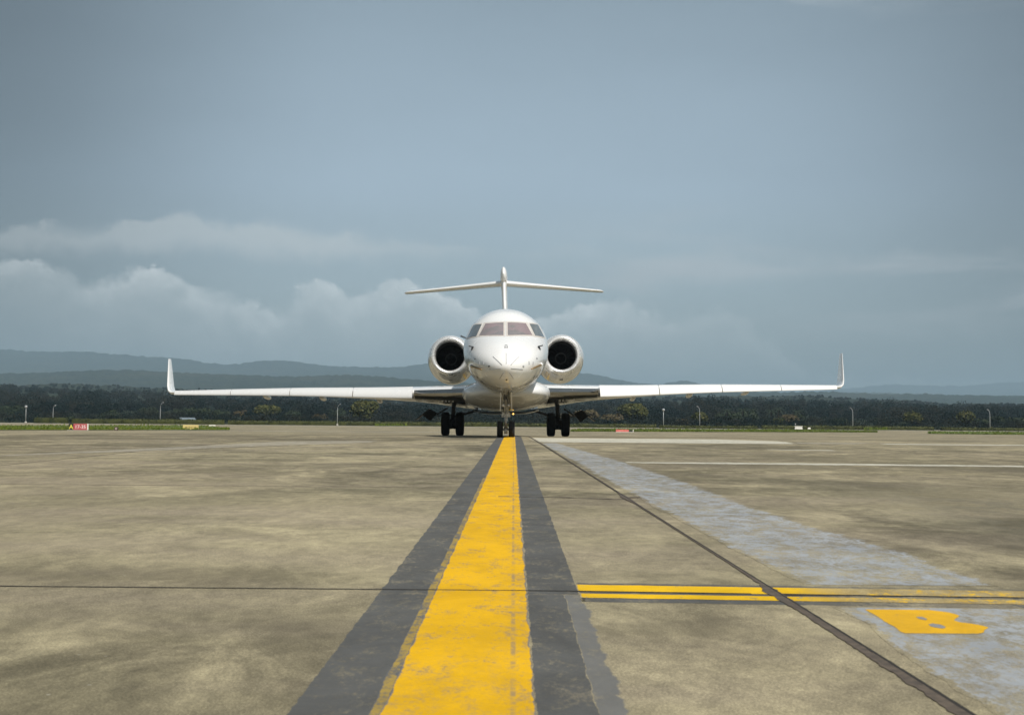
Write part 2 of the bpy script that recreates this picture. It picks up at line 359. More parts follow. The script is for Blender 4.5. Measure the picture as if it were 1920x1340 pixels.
def sheet(name, rows, h, mt, rag=.004, rfreq=9.0, step=None, seed=0.0, feather=.008):
    """a ragged painted strip: rows = (y, x_left, x_right)"""
    inset = feather
    rows = sorted(rows); Y = [r[0] for r in rows]; A = [r[1] for r in rows]; B = [r[2] for r in rows]
    y = Y[0]; vv = []; n = 0
    while True:
        s = step or max(.012, .004*y)
        xl = np.interp(y, Y, A); xr = np.interp(y, Y, B)
        k = rag*(1+.02*y)
        jl = k*(nz(y*rfreq/(1+.05*y), seed)+.6*nz(y*rfreq*3.1/(1+.05*y), seed+5)); jr = k*(nz(y*rfreq/(1+.05*y), seed+11)+.6*nz(y*rfreq*3.1/(1+.05*y), seed+17))
        if rag > 0 and (xr-xl) < 2.2*k: jl *= .3; jr *= .3
        mid = (xl+xr)/2
        q0, q1 = min(xl+jl, mid), max(xr+jr, mid); ins = min(inset*(1+.04*y), (q1-q0)*.45)
        vv += [(x_, y, gz(y)+h) for x_ in (q0, q0+ins, q1-ins, q1)]; n += 1
        if y >= Y[-1]: break
        y = min(y+s, Y[-1])
    return finish_sheet(name, vv, n, mt, False)
def finish_sheet(name, vv, n, mt, flip):
    vv = [(p[0], p[1], gz(p[1])+(p[2]-gz(p[1]))*(.07+.93*min(1, p[1]/38))) for p in vv]
    f = [(4*i+k, 4*i+k+1, 4*i+k+5, 4*i+k+4) for i in range(n-1) for k in range(3)]
    if flip: f = [q[::-1] for q in f]
    o = MB().add(vv, f).build(name, mt, smooth=False)
    at_ = o.data.attributes.new('inner', 'FLOAT', 'POINT')
    vals = np.tile([0.0, 1.0, 1.0, 0.0], n).astype(np.float32); vals[:4] *= 0; vals[-4:] *= 0
    at_.data.foreach_set('value', vals)
    return tagk(o, 'structure')
def sheet_x(name, cols, h, mt, rag=.004, freq=7.0, seed=0.0, step=.02, feather=.008):
    """the same across the picture: cols = (x, y_near, y_far)"""
    X = [c[0] for c in cols]; A = [c[1] for c in cols]; B = [c[2] for c in cols]; vv = []; n = 0; x = X[0]
    while True:
        a = np.interp(x, X, A); c = np.interp(x, X, B)
        a += rag*(nz(x*freq, seed)+.5*nz(x*freq*3, seed)); c += rag*(nz(x*freq, seed+9)+.5*nz(x*freq*3, seed+9)); c = max(c, a+.0005)
        ins = min(feather, (c-a)*.45)
        vv += [(x, y_, gz(y_)+h) for y_ in (a, a+ins, c-ins, c)]; n += 1
        if x >= X[-1]: break
        x = min(x+step, X[-1])
    return finish_sheet(name, vv, n, mt, True)
c0 = lambda y: -.117+.0015*y
Ysp = [.5, 3, 10, 20, 39.8, 75]
sheet('dark_line_border', [(y, c0(y)-.376, c0(y)-.172) for y in Ysp], .004, M_dark, .006, seed=3)
sheet('dark_line_border', [(y, c0(y)+.172, c0(y)+.365) for y in (4.95, 10, 20, 39.8, 75)], .004, M_dark, .006, seed=13)
sheet('dark_line_border', [(y, c0(y)+.172, c0(y)+.312) for y in (.5, 3, 4.95)], .004, M_dark, .005, seed=33)
sheet('faded_line_border', [(.5, c0(3)+.285, c0(3)+.376), (3, c0(3)+.285, c0(3)+.382), (4.95, c0(5)+.285, c0(5)+.380)], .003, M_dark2, .012, 5, seed=43, feather=.03)
sheet('dark_line_border', [(y, c0(y)-.190, c0(y)-.150) for y in Ysp], .003, M_dark2, 0)
sheet('yellow_centreline', [(y, c0(y)-.170, c0(y)+.170) for y in Ysp], .008, M_yel, .006, 6, seed=21, feather=.012)
# the old overspray on the left edge of the line
def spray(n, P, q): return n.sm(q, .44, .50)
M_spray = ground_mat('yellow_overspray', (.36, .25, .055), (.44, .60, 1.0), .7, None, (.105, .108, .112))
sheet('yellow_overspray', [(y, c0(y)-.198, c0(y)-.168) for y in (.5, 3, 8, 14)], .0055, M_spray, .014, 5, seed=51, feather=.016)
# transverse double stripe
tl = lambda x: -.055*(x-.24)
XS = [.255, 1.0, 2.0, 9.0]
sheet_x('transverse_dark_border', [(x, 4.775+tl(x), 5.31+tl(x)) for x in XS], .003, M_dark, .012, seed=2)
sheet_x('yellow_transverse_stripe', [(x, 5.048+tl(x), 5.245+tl(x)) for x in XS], .009, M_yel2, .006, seed=5)
sheet_x('yellow_transverse_stripe', [(x, 4.872+tl(x), 4.988+tl(x)) for x in XS], .009, M_yel2, .006, seed=8)
# blue grey over-painted stripe, right of the joint
sheet('blue_grey_stripe', [(5.31, 1.15, 1.93), (6.7, 1.12, 1.95), (8, 1.08, 1.85), (9.9, 1.04, 1.78), (13.5, .97, 1.76), (20, .88, 1.60), (26, .78, 1.34), (32, .70, 1.10)], .0045, M_blue, .03, 2.5, seed=61, feather=.16)
sheet('blue_grey_stripe', [(2.2, 1.10, 1.42), (3.3, 1.09, 1.62), (3.8, 1.10, 1.70), (4.3, 1.14, 1.86), (4.68, 1.13, 2.2)], .0045, M_blue, .02, 3.5, seed=71, feather=.10)
M_ylet2 = ground_mat('yellow_letter_paint', (.72, .40, .003), (.58, .70, .6), .6)
LR = ((1144.5, 1624, 1742), (1148, 1629, 1778), (1154, 1638, 1796), (1159, 1647, 1794), (1163, 1654, 1786), (1167, 1661, 1800), (1172, 1669, 1836), (1176, 1676, 1851), (1181, 1683, 1848), (1186, 1691, 1846), (1189.5, 1700, 1835))
sheet('yellow_letter_remnant', [(gat(1740, py).y, gat(pa, py).x, gat(pb, py).x) for py, pa, pb in LR], .0095, M_ylet2, .004, 14, seed=81, feather=.006)
M_bare = ground_mat('bare_spot', (.25, .25, .25), (.5, .6, .6), .8)
for px, py, w_, h_ in ((1729, 1160, 8, 3.2), (1757, 1175, 13, 4.5)):
    sheet('bare_spot', [(gat(px, py+h_*math.sin(t)).y, gat(px-w_*math.cos(t), py).x, gat(px+w_*math.cos(t), py).x) for t in np.linspace(-1.45, 1.45, 9)], .0125, M_bare, .002, 30, step=.006, feather=.004)
# pale concrete repairs
sheet('pale_repair_patch', [(33.2, .55, 7.2), (34.5, .50, 7.4), (37, .45, 7.6), (39.8, .42, 6.2)], .0042, M_pale, .05, .8, seed=91, feather=.3)
sheet('pale_repair_patch', [(33.6, 7.2, 8.6), (35.5, 7.4, 9.6)], .0042, M_pale2, .1, .8, seed=97)
sheet_x('pale_joint_edge', [(.95, 18.9, 19.1), (2.5, 18.7, 19.25), (4, 18.6, 19.3), (6, 18.5, 19.1), (9, 18.4, 18.75)], .004, M_pale, .10, 2.2, seed=14)
sheet_x('pale_joint_edge', [(9.5, 33.5, 34.6), (14, 33.4, 34.6), (22, 33, 34)], .004, M_pale, .10, 1.2, seed=24)
sheet_x('pale_joint_edge', [(5.2, 27.0, 27.3), (6.5, 26.5, 27.1)], .004, M_pale, .1, 2, seed=25)
P_ = [gat(*p) for p in ((0, 858), (0, 853), (230, 841), (470, 827), (620, 823))]
Q_ = [gat(*p) for p in ((0, 859), (60, 856), (260, 851), (520, 838), (700, 829))]
sheet_x('pale_screed_band', sorted([(p.x, gat(*c).y, gat(*d_).y) for p, c, d_ in [(gat(x, (a+b2)/2), (x, b2), (x, a)) for x, a, b2 in ((0, 852, 856), (230, 840.5, 849), (330, 835, 846), (470, 827, 840), (560, 826, 836), (700, 826.5, 830))]]), .0042, M_pale2, .25, .7, seed=31, feather=1.2)
# joints
J = lambda y: 1.062-.012*y
sheet('slab_joint', [(.5, J(0)-.036, J(0)+.012), (3, J(3)-.030, J(3)+.010), (4.6, J(5)-.020, J(5)+.010), (5.1, J(5)-.045, J(5)+.018), (5.3, J(5.3)-.014, J(5.3)+.010), (6, J(6)-.008, J(6)+.008), (10, J(10)-.012, J(10)+.010), (10.8, J(10.8)-.04, J(10.8)+.02), (11.5, J(11.5)-.01, J(11.5)+.01), (20, J(20)-.012, J(20)+.012), (60, J(60)-.02, J(60)+.02)], .014, M_seal, .008, 13, seed=101)
sheet('joint_gap', [(.5, J(0)+.006, J(0)+.018), (3, J(3)+.004, J(3)+.016), (5, J(5)+.004, J(5)+.012), (10, J(10)-.004, J(10)+.002), (30, J(30)-.004, J(30)+.004)], .016, M_black, .006, 18, seed=102)
sheet_x('slab_joint', [(-12, 5.035, 5.055), (-2, 5.055, 5.071), (.2, 5.045, 5.06), (.9, 5.005, 5.022)], .013, M_black, .003, 5, seed=103)
sheet_x('slab_joint', [(1.0, 4.985, 5.03), (1.12, 4.985, 5.01), (2.0, 4.948, 4.964), (9, 4.6, 4.62)], .013, M_black, .005, 9, seed=104)
sheet_x('hairline_crack', [(c0(10), 10.80, 10.83), (.3, 10.78, 10.82), (.88, 10.55, 10.60), (.93, 10.7, 10.8), (1.05, 10.85, 10.93)], .012, M_seal, .05, 8, seed=105)
for yy, xa, xb in ((12.1, -14, -.6), (19.2, -20, .8), (26.2, -25, .7), (47.5, -30, 30), (33.2, -30, .5)):
    sheet_x('slab_joint', [(xa, yy-.012, yy+.012), (xb, yy-.012, yy+.012)], .0045, M_seal, .012, 1.3, seed=yy, step=.06)
for xx in (-6.0, 8.1):
    sheet('slab_joint', [(1, xx-.008, xx+.008), (60, xx-.7-.02, xx-.7+.02)], .0045, M_seal, .004, seed=xx)
# ------------------------------------------------------------------ hills
rid1 = interp([-1500, -300, 0, 150, 300, 450, 600, 800, 1100, 1300, 1500, 1600, 1700, 1790, 1920, 2500, 3500], [725, 724, 722, 720, 725, 735, 744, 748, 746, 744, 742, 747, 750, 756, 758, 762, 762])
rid2 = interp([-1500, -300, 0, 100, 180, 300, 450, 600, 700, 800, 1000, 1300, 1580, 1620, 1700, 1800, 1920, 2500, 3500], [705, 702, 700, 698, 694, 696, 703, 705, 707, 714, 722, 734, 736, 737, 739, 741, 743, 748, 748])
rid3 = interp([-1500, -300, 0, 80, 160, 220, 320, 430, 480, 520, 560, 620, 700, 760, 800, 860, 960, 1075, 1120, 1160, 1200, 1240, 1280, 1330, 1450, 1920, 2500, 3500], [650, 650, 655, 658, 660, 664, 671, 684, 679, 676.5, 678, 684, 687, 688, 683, 690, 698, 699.5, 702, 709, 715, 719, 714.5, 722, 733, 741, 745, 745])
rid4 = interp([-1500, 800, 1200, 1500, 1580, 1640, 1680, 1730, 1800, 1870, 1920, 2200, 3500], [760, 745, 735, 733, 728, 724, 721, 722, 723, 720, 718, 720, 730])
DR = (1500., 3300., 6800., 11500.)
yy = np.concatenate([np.linspace(255, 700, 30, endpoint=False), np.linspace(700, 1500, 50, endpoint=False), np.linspace(1500, 3300, 60, endpoint=False), np.linspace(3300, 6800, 50, endpoint=False), np.linspace(6800, 12500, 45)])
aa = np.linspace(-.62, .62, 760)
def lvl(f, a): px = 965+F*a; return f(px)-ROLL*(px-960)
E = [[(790-lvl(f, a))/F*D_+CAMZ for a in aa] for f, D_ in zip((rid1, rid2, rid3, rid4), DR)]
vv = []
for y in yy:
    for i, a in enumerate(aa):
        z1, z2, z3, z4 = (e[i] for e in E)
        if y < DR[0]:
            t = (y-255)/(DR[0]-255); z = z1*(t**1.35)*(1+.25*math.sin(math.pi*t)*nz(a*9, y*.003))
            z = min(z, z1*y/DR[0]*.985+.0)
        else:
            k = 0 if y < DR[1] else (1 if y < DR[2] else 2)
            za, zb, ya, yb = (z1, z2, z3, z4)[k], (z1, z2, z3, z4)[k+1], DR[k], DR[min(k+1, 3)]
            t = min((y-ya)/(yb-ya), 1.02)
            # the land drops behind a crest, then climbs to the next one
            dip = max(0, 1-t/.25)*1.0
            z = za*(1-t)**1.0*.8+zb*t*t*1.0
            z = za+(z-za)*min(1, t/.08) if t < .08 else z
            z = min(z, zb) if zb > za else z
        x = a*y
        rg = y*(.0008*nz(a*150, y*.004)+.0009*nz(a*330, y*.01)+.0010*nz(a*28, y*.002))
        rd = y*.0035*nz(a*14, y*.0017, 3.0)*(1 if y > 900 else .4)
        vv.append((x, y, z+(rg+rd*.35)*min(1, (y-255)/300)))
na = len(aa)
b = MB(); b.v = vv; b.f = [(j*na+i, j*na+i+1, (j+1)*na+i+1, (j+1)*na+i) for j in range(len(yy)-1) for i in range(na-1)]
def hill_mat():
    mt = bpy.data.materials.new('forested_hills'); mt.use_nodes = True; n = NT(mt.node_tree); p = mt.node_tree.nodes['Principled BSDF']
    P = n.n('ShaderNodeNewGeometry').outputs['Position']
    a = n.noise(P, .004, 5, .6); c = n.noise(P, .03, 5, .7); d = n.noise(P, .12, 3, .6)
    co = n.mix(n.sm(c, .38, .62), (.010, .018, .013), (.036, .046, .027))
    co = n.mix(n.sm(d, .4, .65, 0, .5), co, (.014, .024, .016))
    co = n.mix(n.sm(a, .52, .66, 0, .6), co, (.048, .050, .032))
    s = n.n('ShaderNodeSeparateXYZ'); n.l(P, s.inputs[0])
    co = n.mix(n.sm(s.outputs[1], 380, 620, 1, 0), co, n.mix(n.sm(c, .4, .6), (.012, .018, .010), (.020, .026, .013)))
    n.l(co, p.inputs['Base Color']); p.inputs['Roughness'].default_value = .9; p.inputs['Specular IOR Level'].default_value = .1
    b_ = n.n('ShaderNodeBump'); b_.inputs['Strength'].default_value = 1; b_.inputs['Distance'].default_value = 9
    n.l(c, b_.inputs['Height']); n.l(b_.outputs[0], p.inputs['Normal'])
    return mt
tagk(b.build('hills', hill_mat()), 'structure')
M_land = mat('open_land', (.05, .062, .025), .9, var=(.01, .2, (.035, .045, .02)))
b = MB(); b.add([(-14000, -3000, -3.2), (14000, -3000, -3.2), (14000, 14000, -3.2), (-14000, 14000, -3.2)], [(0, 1, 2, 3)]); tagk(b.build('ground', M_land), 'structure')

# ------------------------------------------------------------------ foliage
def cards(cen, rad, n, size, shell=.55):
    """n leaf cards spread through the shell of an ellipsoid -> (n,4,3)"""
    d = rng.normal(size=(n, 3)); d /= np.linalg.norm(d, axis=1)[:, None]
    r = shell+(1-shell)*rng.random(n)**.6
    p = np.array(cen)+d*r[:, None]*np.array(rad)
    nrm = d+rng.normal(size=(n, 3))*.7; nrm /= np.linalg.norm(nrm, axis=1)[:, None]
    t = np.cross(nrm, rng.normal(size=(n, 3))); t /= np.linalg.norm(t, axis=1)[:, None]; u = np.cross(nrm, t)
    s = size*(.6+.8*rng.random(n))[:, None]; k = (.55+.4*rng.random(n))[:, None]
    return np.stack([p-t*s-u*s*k*.3, p-u*s*k, p+t*s, p+u*s*k], 1)
def add_cards(b, q):
    k = len(b.v); b.v.extend(map(tuple, q.reshape(-1, 3).tolist())); b.f.extend([(k+4*i, k+4*i+1, k+4*i+2, k+4*i+3) for i in range(len(q))])
def tree(loc, W, H, mt, label, name='broadleaf_tree', cat='tree', group='trees beyond the airfield hedge', base=.18, dens=1.0, lobes=None, n0=9):
    t = empty(name, loc); tag(t, label, cat, group)
    tr = MB(); th = H*max(base, .05)+H*.25
    tr.tube([(0, 0, -.3), (.01*W, 0, th*.5), (-.01*W, 0, th)], [W*.045, W*.032, W*.026], 8)
    cr_ = MB(); cl = []
    if lobes: cl = lobes
    else:
        hh = H*(1-base)/2; cz = H-hh
        cl.append((0, 0, cz, W*.34, W*.34, hh*.78))
        for i in range(n0):
            a = i*2.4+rng.random(); el = (rng.random()*1.7-.75)
            rx = W*(.16+.07*rng.random())
            cl.append((math.cos(a)*math.cos(el)*(W/2-rx), math.sin(a)*math.cos(el)*(W/2-rx), cz+math.sin(el)*(hh-rx*.9), rx, rx, rx*(.8+.3*rng.random())))
    for c in cl:
        tr.tube([(0, 0, th*.7), ((c[0])*.5, c[1]*.5, (th+c[2])/2), (c[0], c[1], c[2])], [W*.02, W*.012, W*.005], 5)
        vol = c[3]*c[4]*c[5]; n = int(dens*(130+170*(vol**.66)))
        add_cards(cr_, cards(c[:3], c[3:6], n, .26+.02*W*.3, .35))
    add_cards(cr_, cards((0, 0, H*(1+base)/2), (W*.5, W*.5, H*(1-base)/2), int(160*dens), .22, .8))
    tr.build('trunk', M_bark, t); cr_.build('crown', mt, t, smooth=False)
    return t
def tz(x, y): return 0.0 if y < 262 else None
# height of the land under (x, y), read from the hill grid
ZZ = np.array([v[2] for v in vv]).reshape(len(yy), na)
def land(x, y):
    if y < 256: return gz(y)
    j = min(max(int(np.searchsorted(yy, y))-1, 0), len(yy)-2); a = x/y; i = int((a+.62)/1.24*(na-1)); i = min(max(i, 0), na-2)
    t = (y-yy[j])/(yy[j+1]-yy[j]); return float(ZZ[j, i]*(1-t)+ZZ[j+1, i]*t)
def tspot(px, top, wpx, d):
    """a plant d metres off that stands at this bearing: location, width, height"""
    p = at(px, top, d); g = land(p.x, p.y); return (p.x, p.y, g), wpx*d/F, p.z-g
def T(px, top, wpx, d, mt, label, **k):
    l, W, H = tspot(px, top, wpx, d); return tree(l, W, max(H, .8), mt, label, **k)
d0 = 330
l, W, H = tspot(683, 750, 56, d0)
tree(l, W, H, M_leaf, 'tall rounded olive tree with two lobes under the left wing', lobes=[(-.08*W, 0, H*.56, W*.30, W*.3, H*.36), (-.12*W, 0, H*.78, W*.24, W*.24, H*.2), (.02*W, .1, H*.80, W*.22, W*.22, H*.18), (-.26*W, 0, H*.62, W*.2, W*.2, H*.22), (.10*W, 0, H*.5, W*.22, W*.2, H*.26), (.33*W, .5, H*.74, W*.15, W*.18, H*.2), (.25*W, .3, H*.86, W*.14, W*.15, H*.12), (-.2*W, 0, H*.3, W*.2, W*.2, H*.2), (.05*W, 0, H*.26, W*.24, W*.2, H*.2)], dens=1.2)
T(500, 760, 54, 380, M_leaf, 'olive bushy tree under the left wing, just left of the small dark round bush')
T(549, 771, 34, 370, M_leafd, 'small dark round bush right of the olive bushy tree under the left wing', base=.05)
T(628, 770, 44, 420, M_leafd, 'dark broad bush behind the lamp post left of the tall two-lobed tree', base=.05)
T(1187, 755, 58, d0, M_leaf, 'tall rounded olive tree behind the red sign, under the right wing', base=.1, dens=1.3, n0=12)
T(1147, 776, 46, 320, M_leafb, 'brownish soft bush touching the left side of the tall tree behind the red sign', base=.03)
T(1098, 768, 56, 330, M_leafb, 'brownish olive tree just right of the right main wheels', base=.03)
T(1064, 776, 40, 340, M_leafb, 'low brownish bush hidden partly by the right main wheels', base=.03)
T(1312, 772, 32, 320, M_leaf, 'small rounded olive tree standing behind the third lamp post from the right', base=.06)
T(1280, 786, 26, 320, M_leafb, 'low reddish brown bush left of the small rounded olive tree', base=.03)
T(1478, 777, 42, 330, M_leafb, 'reddish brown round bush right of the palms under the right wing', base=.04)
T(1460, 783, 24, 322, M_leaf, 'green bush growing against the reddish brown round bush', base=.04)
T(1497, 776, 26, 350, M_leafd, 'dark narrow tree right of the reddish brown round bush', base=.05)
T(1575, 787, 34, 330, M_leafd, 'dark low shrub left of the lamp post nearest the right wingtip', base=.02)
T(1711, 770, 38, 330, M_leaf, 'round olive topped tree right of the right wingtip, left of its taller twin', base=.06)
T(1811, 769, 36, 330, M_leaf, 'round olive topped tree left of the rightmost lamp post', base=.06)
T(1868, 779, 30, 340, M_leafd, 'dark tree just right of the rightmost lamp post', base=.05)
T(1905, 784, 40, 330, M_leafd, 'dark bush at the far right end of the hedge', base=.02)
T(1840, 786, 34, 325, M_leafd, 'low dark bush behind the rightmost lamp post', base=.02)
T(1695, 791, 22, 315, M_leafd, 'low dark bush at the foot of the round tree right of the right wingtip', base=.02)
T(1375, 776, 40, 360, M_leafd, 'dark tree at the left end of the palm grove under the right wing', base=.04)
T(1400, 772, 46, 380, M_leafd, 'dark tree in the middle of the palm grove under the right wing', base=.04)
T(1352, 774, 26, 370, M_leafd, 'dark narrow tree left of the palm grove', base=.04)
T(375, 766, 46, 360, M_leafd, 'dark tree above the blue roofed shed', base=.03)
T(412, 773, 40, 360, M_leafd, 'dark bush right of the blue roofed shed', base=.03)
T(340, 768, 40, 380, M_leafd, 'dark tree left of the blue roofed shed', base=.03)
T(205, 779, 46, 330, M_leafd, 'dark low round bush behind the small brown sign', base=.02)
T(131, 781, 15, 243, M_leafd, 'small black green shrub standing in the hedge above the lettered sign', base=.0, name='shrub', cat='shrub', group='shrubs by the hedge')
T(455, 776, 36, 400, M_leafb, 'brownish grey tree left of the olive bushy tree under the left wing', base=.05)
T(278, 772, 48, 400, M_leafd, 'dark broad tree left of the lamp post below the left winglet', base=.04)
T(20, 775, 60, 380, M_leafd, 'dark tree at the far left edge', base=.03)
T(600, 779, 30, 360, M_leafb, 'brown bush in front of the red roofed house', base=.03)
# palms
def palm(px, top, d, label):
    p = at(px, top, d); g = land(p.x, p.y); H = p.z-g
    t = empty('palm_tree', (p.x, p.y, g)); tag(t, label, 'palm tree', 'palms beyond the hedge')
    MB().tube([(0, 0, -.2), (.15, 0, H*.5), (.25, 0, H*.86)], [.2, .15, .13], 7).build('trunk', M_bark, t)
    b = MB(); L = 2.2
    for k in range(13):
        a = k*2.4; e0 = .9-.10*k; pts = []
        for s in np.linspace(0, 1, 6):
            pts.append(Vector((.25+math.cos(a)*L*s*math.cos(e0*.6), math.sin(a)*L*s*math.cos(e0*.6), H*.86+L*s*math.sin(e0)-1.1*L*s*s*.6)))
        sd_ = Vector((-math.sin(a), math.cos(a), -.5))
        for i in range(5):
            wd = (.30, .42, .40, .30, .15)[i]
            b.add([pts[i], pts[i+1], pts[i]+sd_*wd], [(0, 1, 2)]); sd2 = Vector((math.sin(a), -math.cos(a), -.5)); b.add([pts[i], pts[i+1], pts[i]+sd2*wd], [(0, 1, 2)])
    b.build('fronds', M_leafd, t, smooth=False)
palm(1361, 766, 360, 'leftmost palm of the grove under the right wing')
palm(1391, 764, 370, 'palm above the dark tree in the middle of the grove')
palm(1408, 765, 380, 'palm immediately left of the reddish brown round bush top')
palm(1444, 767, 380, 'palm rising behind the reddish brown round bush')
palm(1458, 762, 380, 'tallest slender palm right of centre in the grove')
palm(1493, 768, 390, 'rightmost palm, above the dark narrow tree')
palm(1155, 762, 420, 'small palm left of the tall tree behind the red sign')

# hedges
def hedge(px0, px1, d, h, label, hv=.12):
    x0 = at(px0, 800, d).x; x1 = at(px1, 800, d).x; L = x1-x0
    t = empty('hedge', ((x0+x1)/2, d, 0)); tag(t, label, 'hedge')
    n = int(L*2)+2; secs = []
    for i in range(n+1):
        x = -L/2+L*i/n; hh = h*(.86+hv*nz(x*.35, d)+.06*nz(x*2.1, d)); wd = .45+.07*nz(x, 3)
        secs.append([(x, -wd, -.05), (x, -wd*1.05, hh*.6), (x, -wd*.8, hh*.95), (x, 0, hh), (x, wd*.8, hh*.95), (x, wd, -.05)])
    b = MB(); b.loft(secs)
    q = cards((0, 0, h*.5), (1, 1, 1), int(L*55), .11, .9)
    m_ = len(q); cx = (rng.random(m_)-.5)*L; ctr = q.mean(1)
    side_ = rng.random(m_) < .55
    ty = np.where(side_, -.5+.06*rng.random(m_), (rng.random(m_)-.5)*.9); 
    hx = np.array([h*(.86+hv*nz(x*.35, d)+.06*nz(x*2.1, d)) for x in cx])
    tzv = np.where(side_, rng.random(m_)*hx, hx+.04*rng.normal(size=m_))
    q = q-ctr[:, None, :]+np.stack([cx, ty, tzv], 1)[:, None, :]
    add_cards(b, q); b.build('foliage', M_hedge, t, smooth=False)
hedge(65, 126, 241, 1.15, 'bright topped hedge left of the black green shrub')
hedge(136, 420, 242, .95, 'clipped hedge behind the two signs on the left')
hedge(428, 935, 244, .85, 'long clipped hedge under the left wing and behind the left wheels', .08)
hedge(940, 1230, 247, .75, 'low ragged hedge behind the right wheels and the red sign', .3)
hedge(1236, 1420, 240, .55, 'low ragged hedge between the plain lamp post and the white equipment box', .3)
hedge(1428, 1750, 238, .75, 'dark clipped hedge under the right wingtip', .1)
hedge(1765, 2050, 238, .6, 'dark hedge at the far right behind the rightmost lamp post', .2)

# grass
def grass(name, pts_front, pts_back, hgt=.12, dens=1.0):
    A = [gat(*p) for p in pts_front]; B = [gat(*p) for p in pts_back]
    b = MB(); n = len(A); k = 8; rows = []
    for j in range(k+1):
        rows += [(A[i].lerp(B[i], j/k).x, A[i].lerp(B[i], j/k).y, gz(A[i].lerp(B[i], j/k).y)+.03+.05*math.sin(math.pi*j/k)) for i in range(n)]
    b.add(rows, [(j*n+i, j*n+i+1, (j+1)*n+i+1, (j+1)*n+i) for j in range(k) for i in range(n-1)])
    area = sum((A[i+1].x-A[i].x)*(B[i].y-A[i].y) for i in range(n-1)); m_ = int(min(16000, area*3*dens)); q = []
    for _ in range(m_):
        s = rng.random()*(n-1); i = int(s); f = s-i; t = rng.random()**1.6
        a = A[i].lerp(A[i+1], f); c = B[i].lerp(B[i+1], f); p = a.lerp(c, t)
        h = hgt*(.4+.9*rng.random())*(1+.8*nz(p.x*.15, p.y*.1)); r = .05+.05*rng.random(); an = rng.random()*3.14
        ux, uy = math.cos(an)*r, math.sin(an)*r; z = gz(p.y)+.03
        q.append([(p.x-ux, p.y-uy, z), (p.x+ux, p.y+uy, z), (p.x+ux*.6+.03, p.y+uy, z+h), (p.x-ux*.8, p.y-uy, z+h*.8)])
    if q: add_cards(b, np.array(q))
    o = b.build(name, M_grass, smooth=False); o['kind'] = 'stuff'; return o
xsl = list(range(-120, 431, 25))
grass('grass_verge', [(x, 806.3-.006*(420-x)*0+min(0, 0)+(.6 if x < 100 else 0)*0-.0) for x in xsl], [(x, 797.8+max(0, (x-380)/50)*5.5) for x in xsl], .15, 1.0)
xsr = list(range(1070, 1660, 25))
grass('grass_verge', [(x, 808.8+.003*(x-1070)) for x in xsr], [(x, 804.0+(2.6 if x in (1070,) else 0)+.0045*(x-1070)+max(0, (x-1560)/90)*2.0) for x in xsr], .12)
grass('grass_verge', [(x, 813.2+.010*(x-1740)) for x in range(1740, 2100, 30)], [(x, 808.6+.008*(x-1740)) for x in range(1740, 2100, 30)], .12, .5)
grass('grass_verge', [(x, 806.2) for x in range(1620, 1671, 10)], [(x, 804.6) for x in range(1620, 1671, 10)], .35)
grass('grass_verge', [(x, 798.6) for x in range(704, 770, 10)], [(x, 797.2) for x in range(704, 770, 10)], .45)
# paler runway shoulder strip seen beyond the verge
M_strip2 = mat('pale_runway_edge', (.30, .30, .27), .9, var=(.5, .2, (.22, .21, .19)))
b = MB(); b.add([(-200, 226, .006), (200, 226, .006), (200, 236, .006), (-200, 236, .006)], [(0, 1, 2, 3)]); tagk(b.build('runway_shoulder', M_strip2), 'structure')
M_pale3 = mat('pale_far_concrete', (.38, .35, .28), .9, var=(.4, .25, (.25, .23, .19)))
b = MB(); b.add([(-160, 100.5, gz(100.5)+.01), (-5, 104, gz(104)+.01), (-5, 108, gz(108)+.01), (-160, 106, gz(106)+.01)], [(0, 1, 2, 3)])
tagk(b.build('pale_pavement_edge', M_pale3), 'structure')

# woodland that reads as one mass between the hedge and the hills
b = MB()
cnt = 0
while cnt < 3400:
    y = 395+1080*rng.random()**1.5; a = (rng.random()-.5)*.95; x = a*y
    if y < 470 and nz(a*26, 1.5) < -.1: continue
    g = land(x, y); h = (3.0+4.6*rng.random()**1.5)*(.8+.6*nz(a*30, y*.01))*(1 if y < 700 else max(.35, 1-(y-700)/900)); wd = h*(.5+.45*rng.random())
    if y < 450: h *= .75
    nc = int(150*(400/y)**.5)+40
    add_cards(b, cards((x, y, g+h*.45), (wd, wd*.6, h*.58), nc, .14+.0004*y, .5)); cnt += 1
for _ in range(900):
    y = 258+150*rng.random(); x = (rng.random()-.5)*.9*y; g = land(x, y); h = 1.0+1.6*rng.random()*(.5+abs(nz(x*.05, y*.05))*2)
    add_cards(b, cards((x, y, g+h*.4), (h*.9, h*.6, h*.6), 90, .16, .4))
o = b.build('woodland', M_wood, smooth=False); o['kind'] = 'stuff'

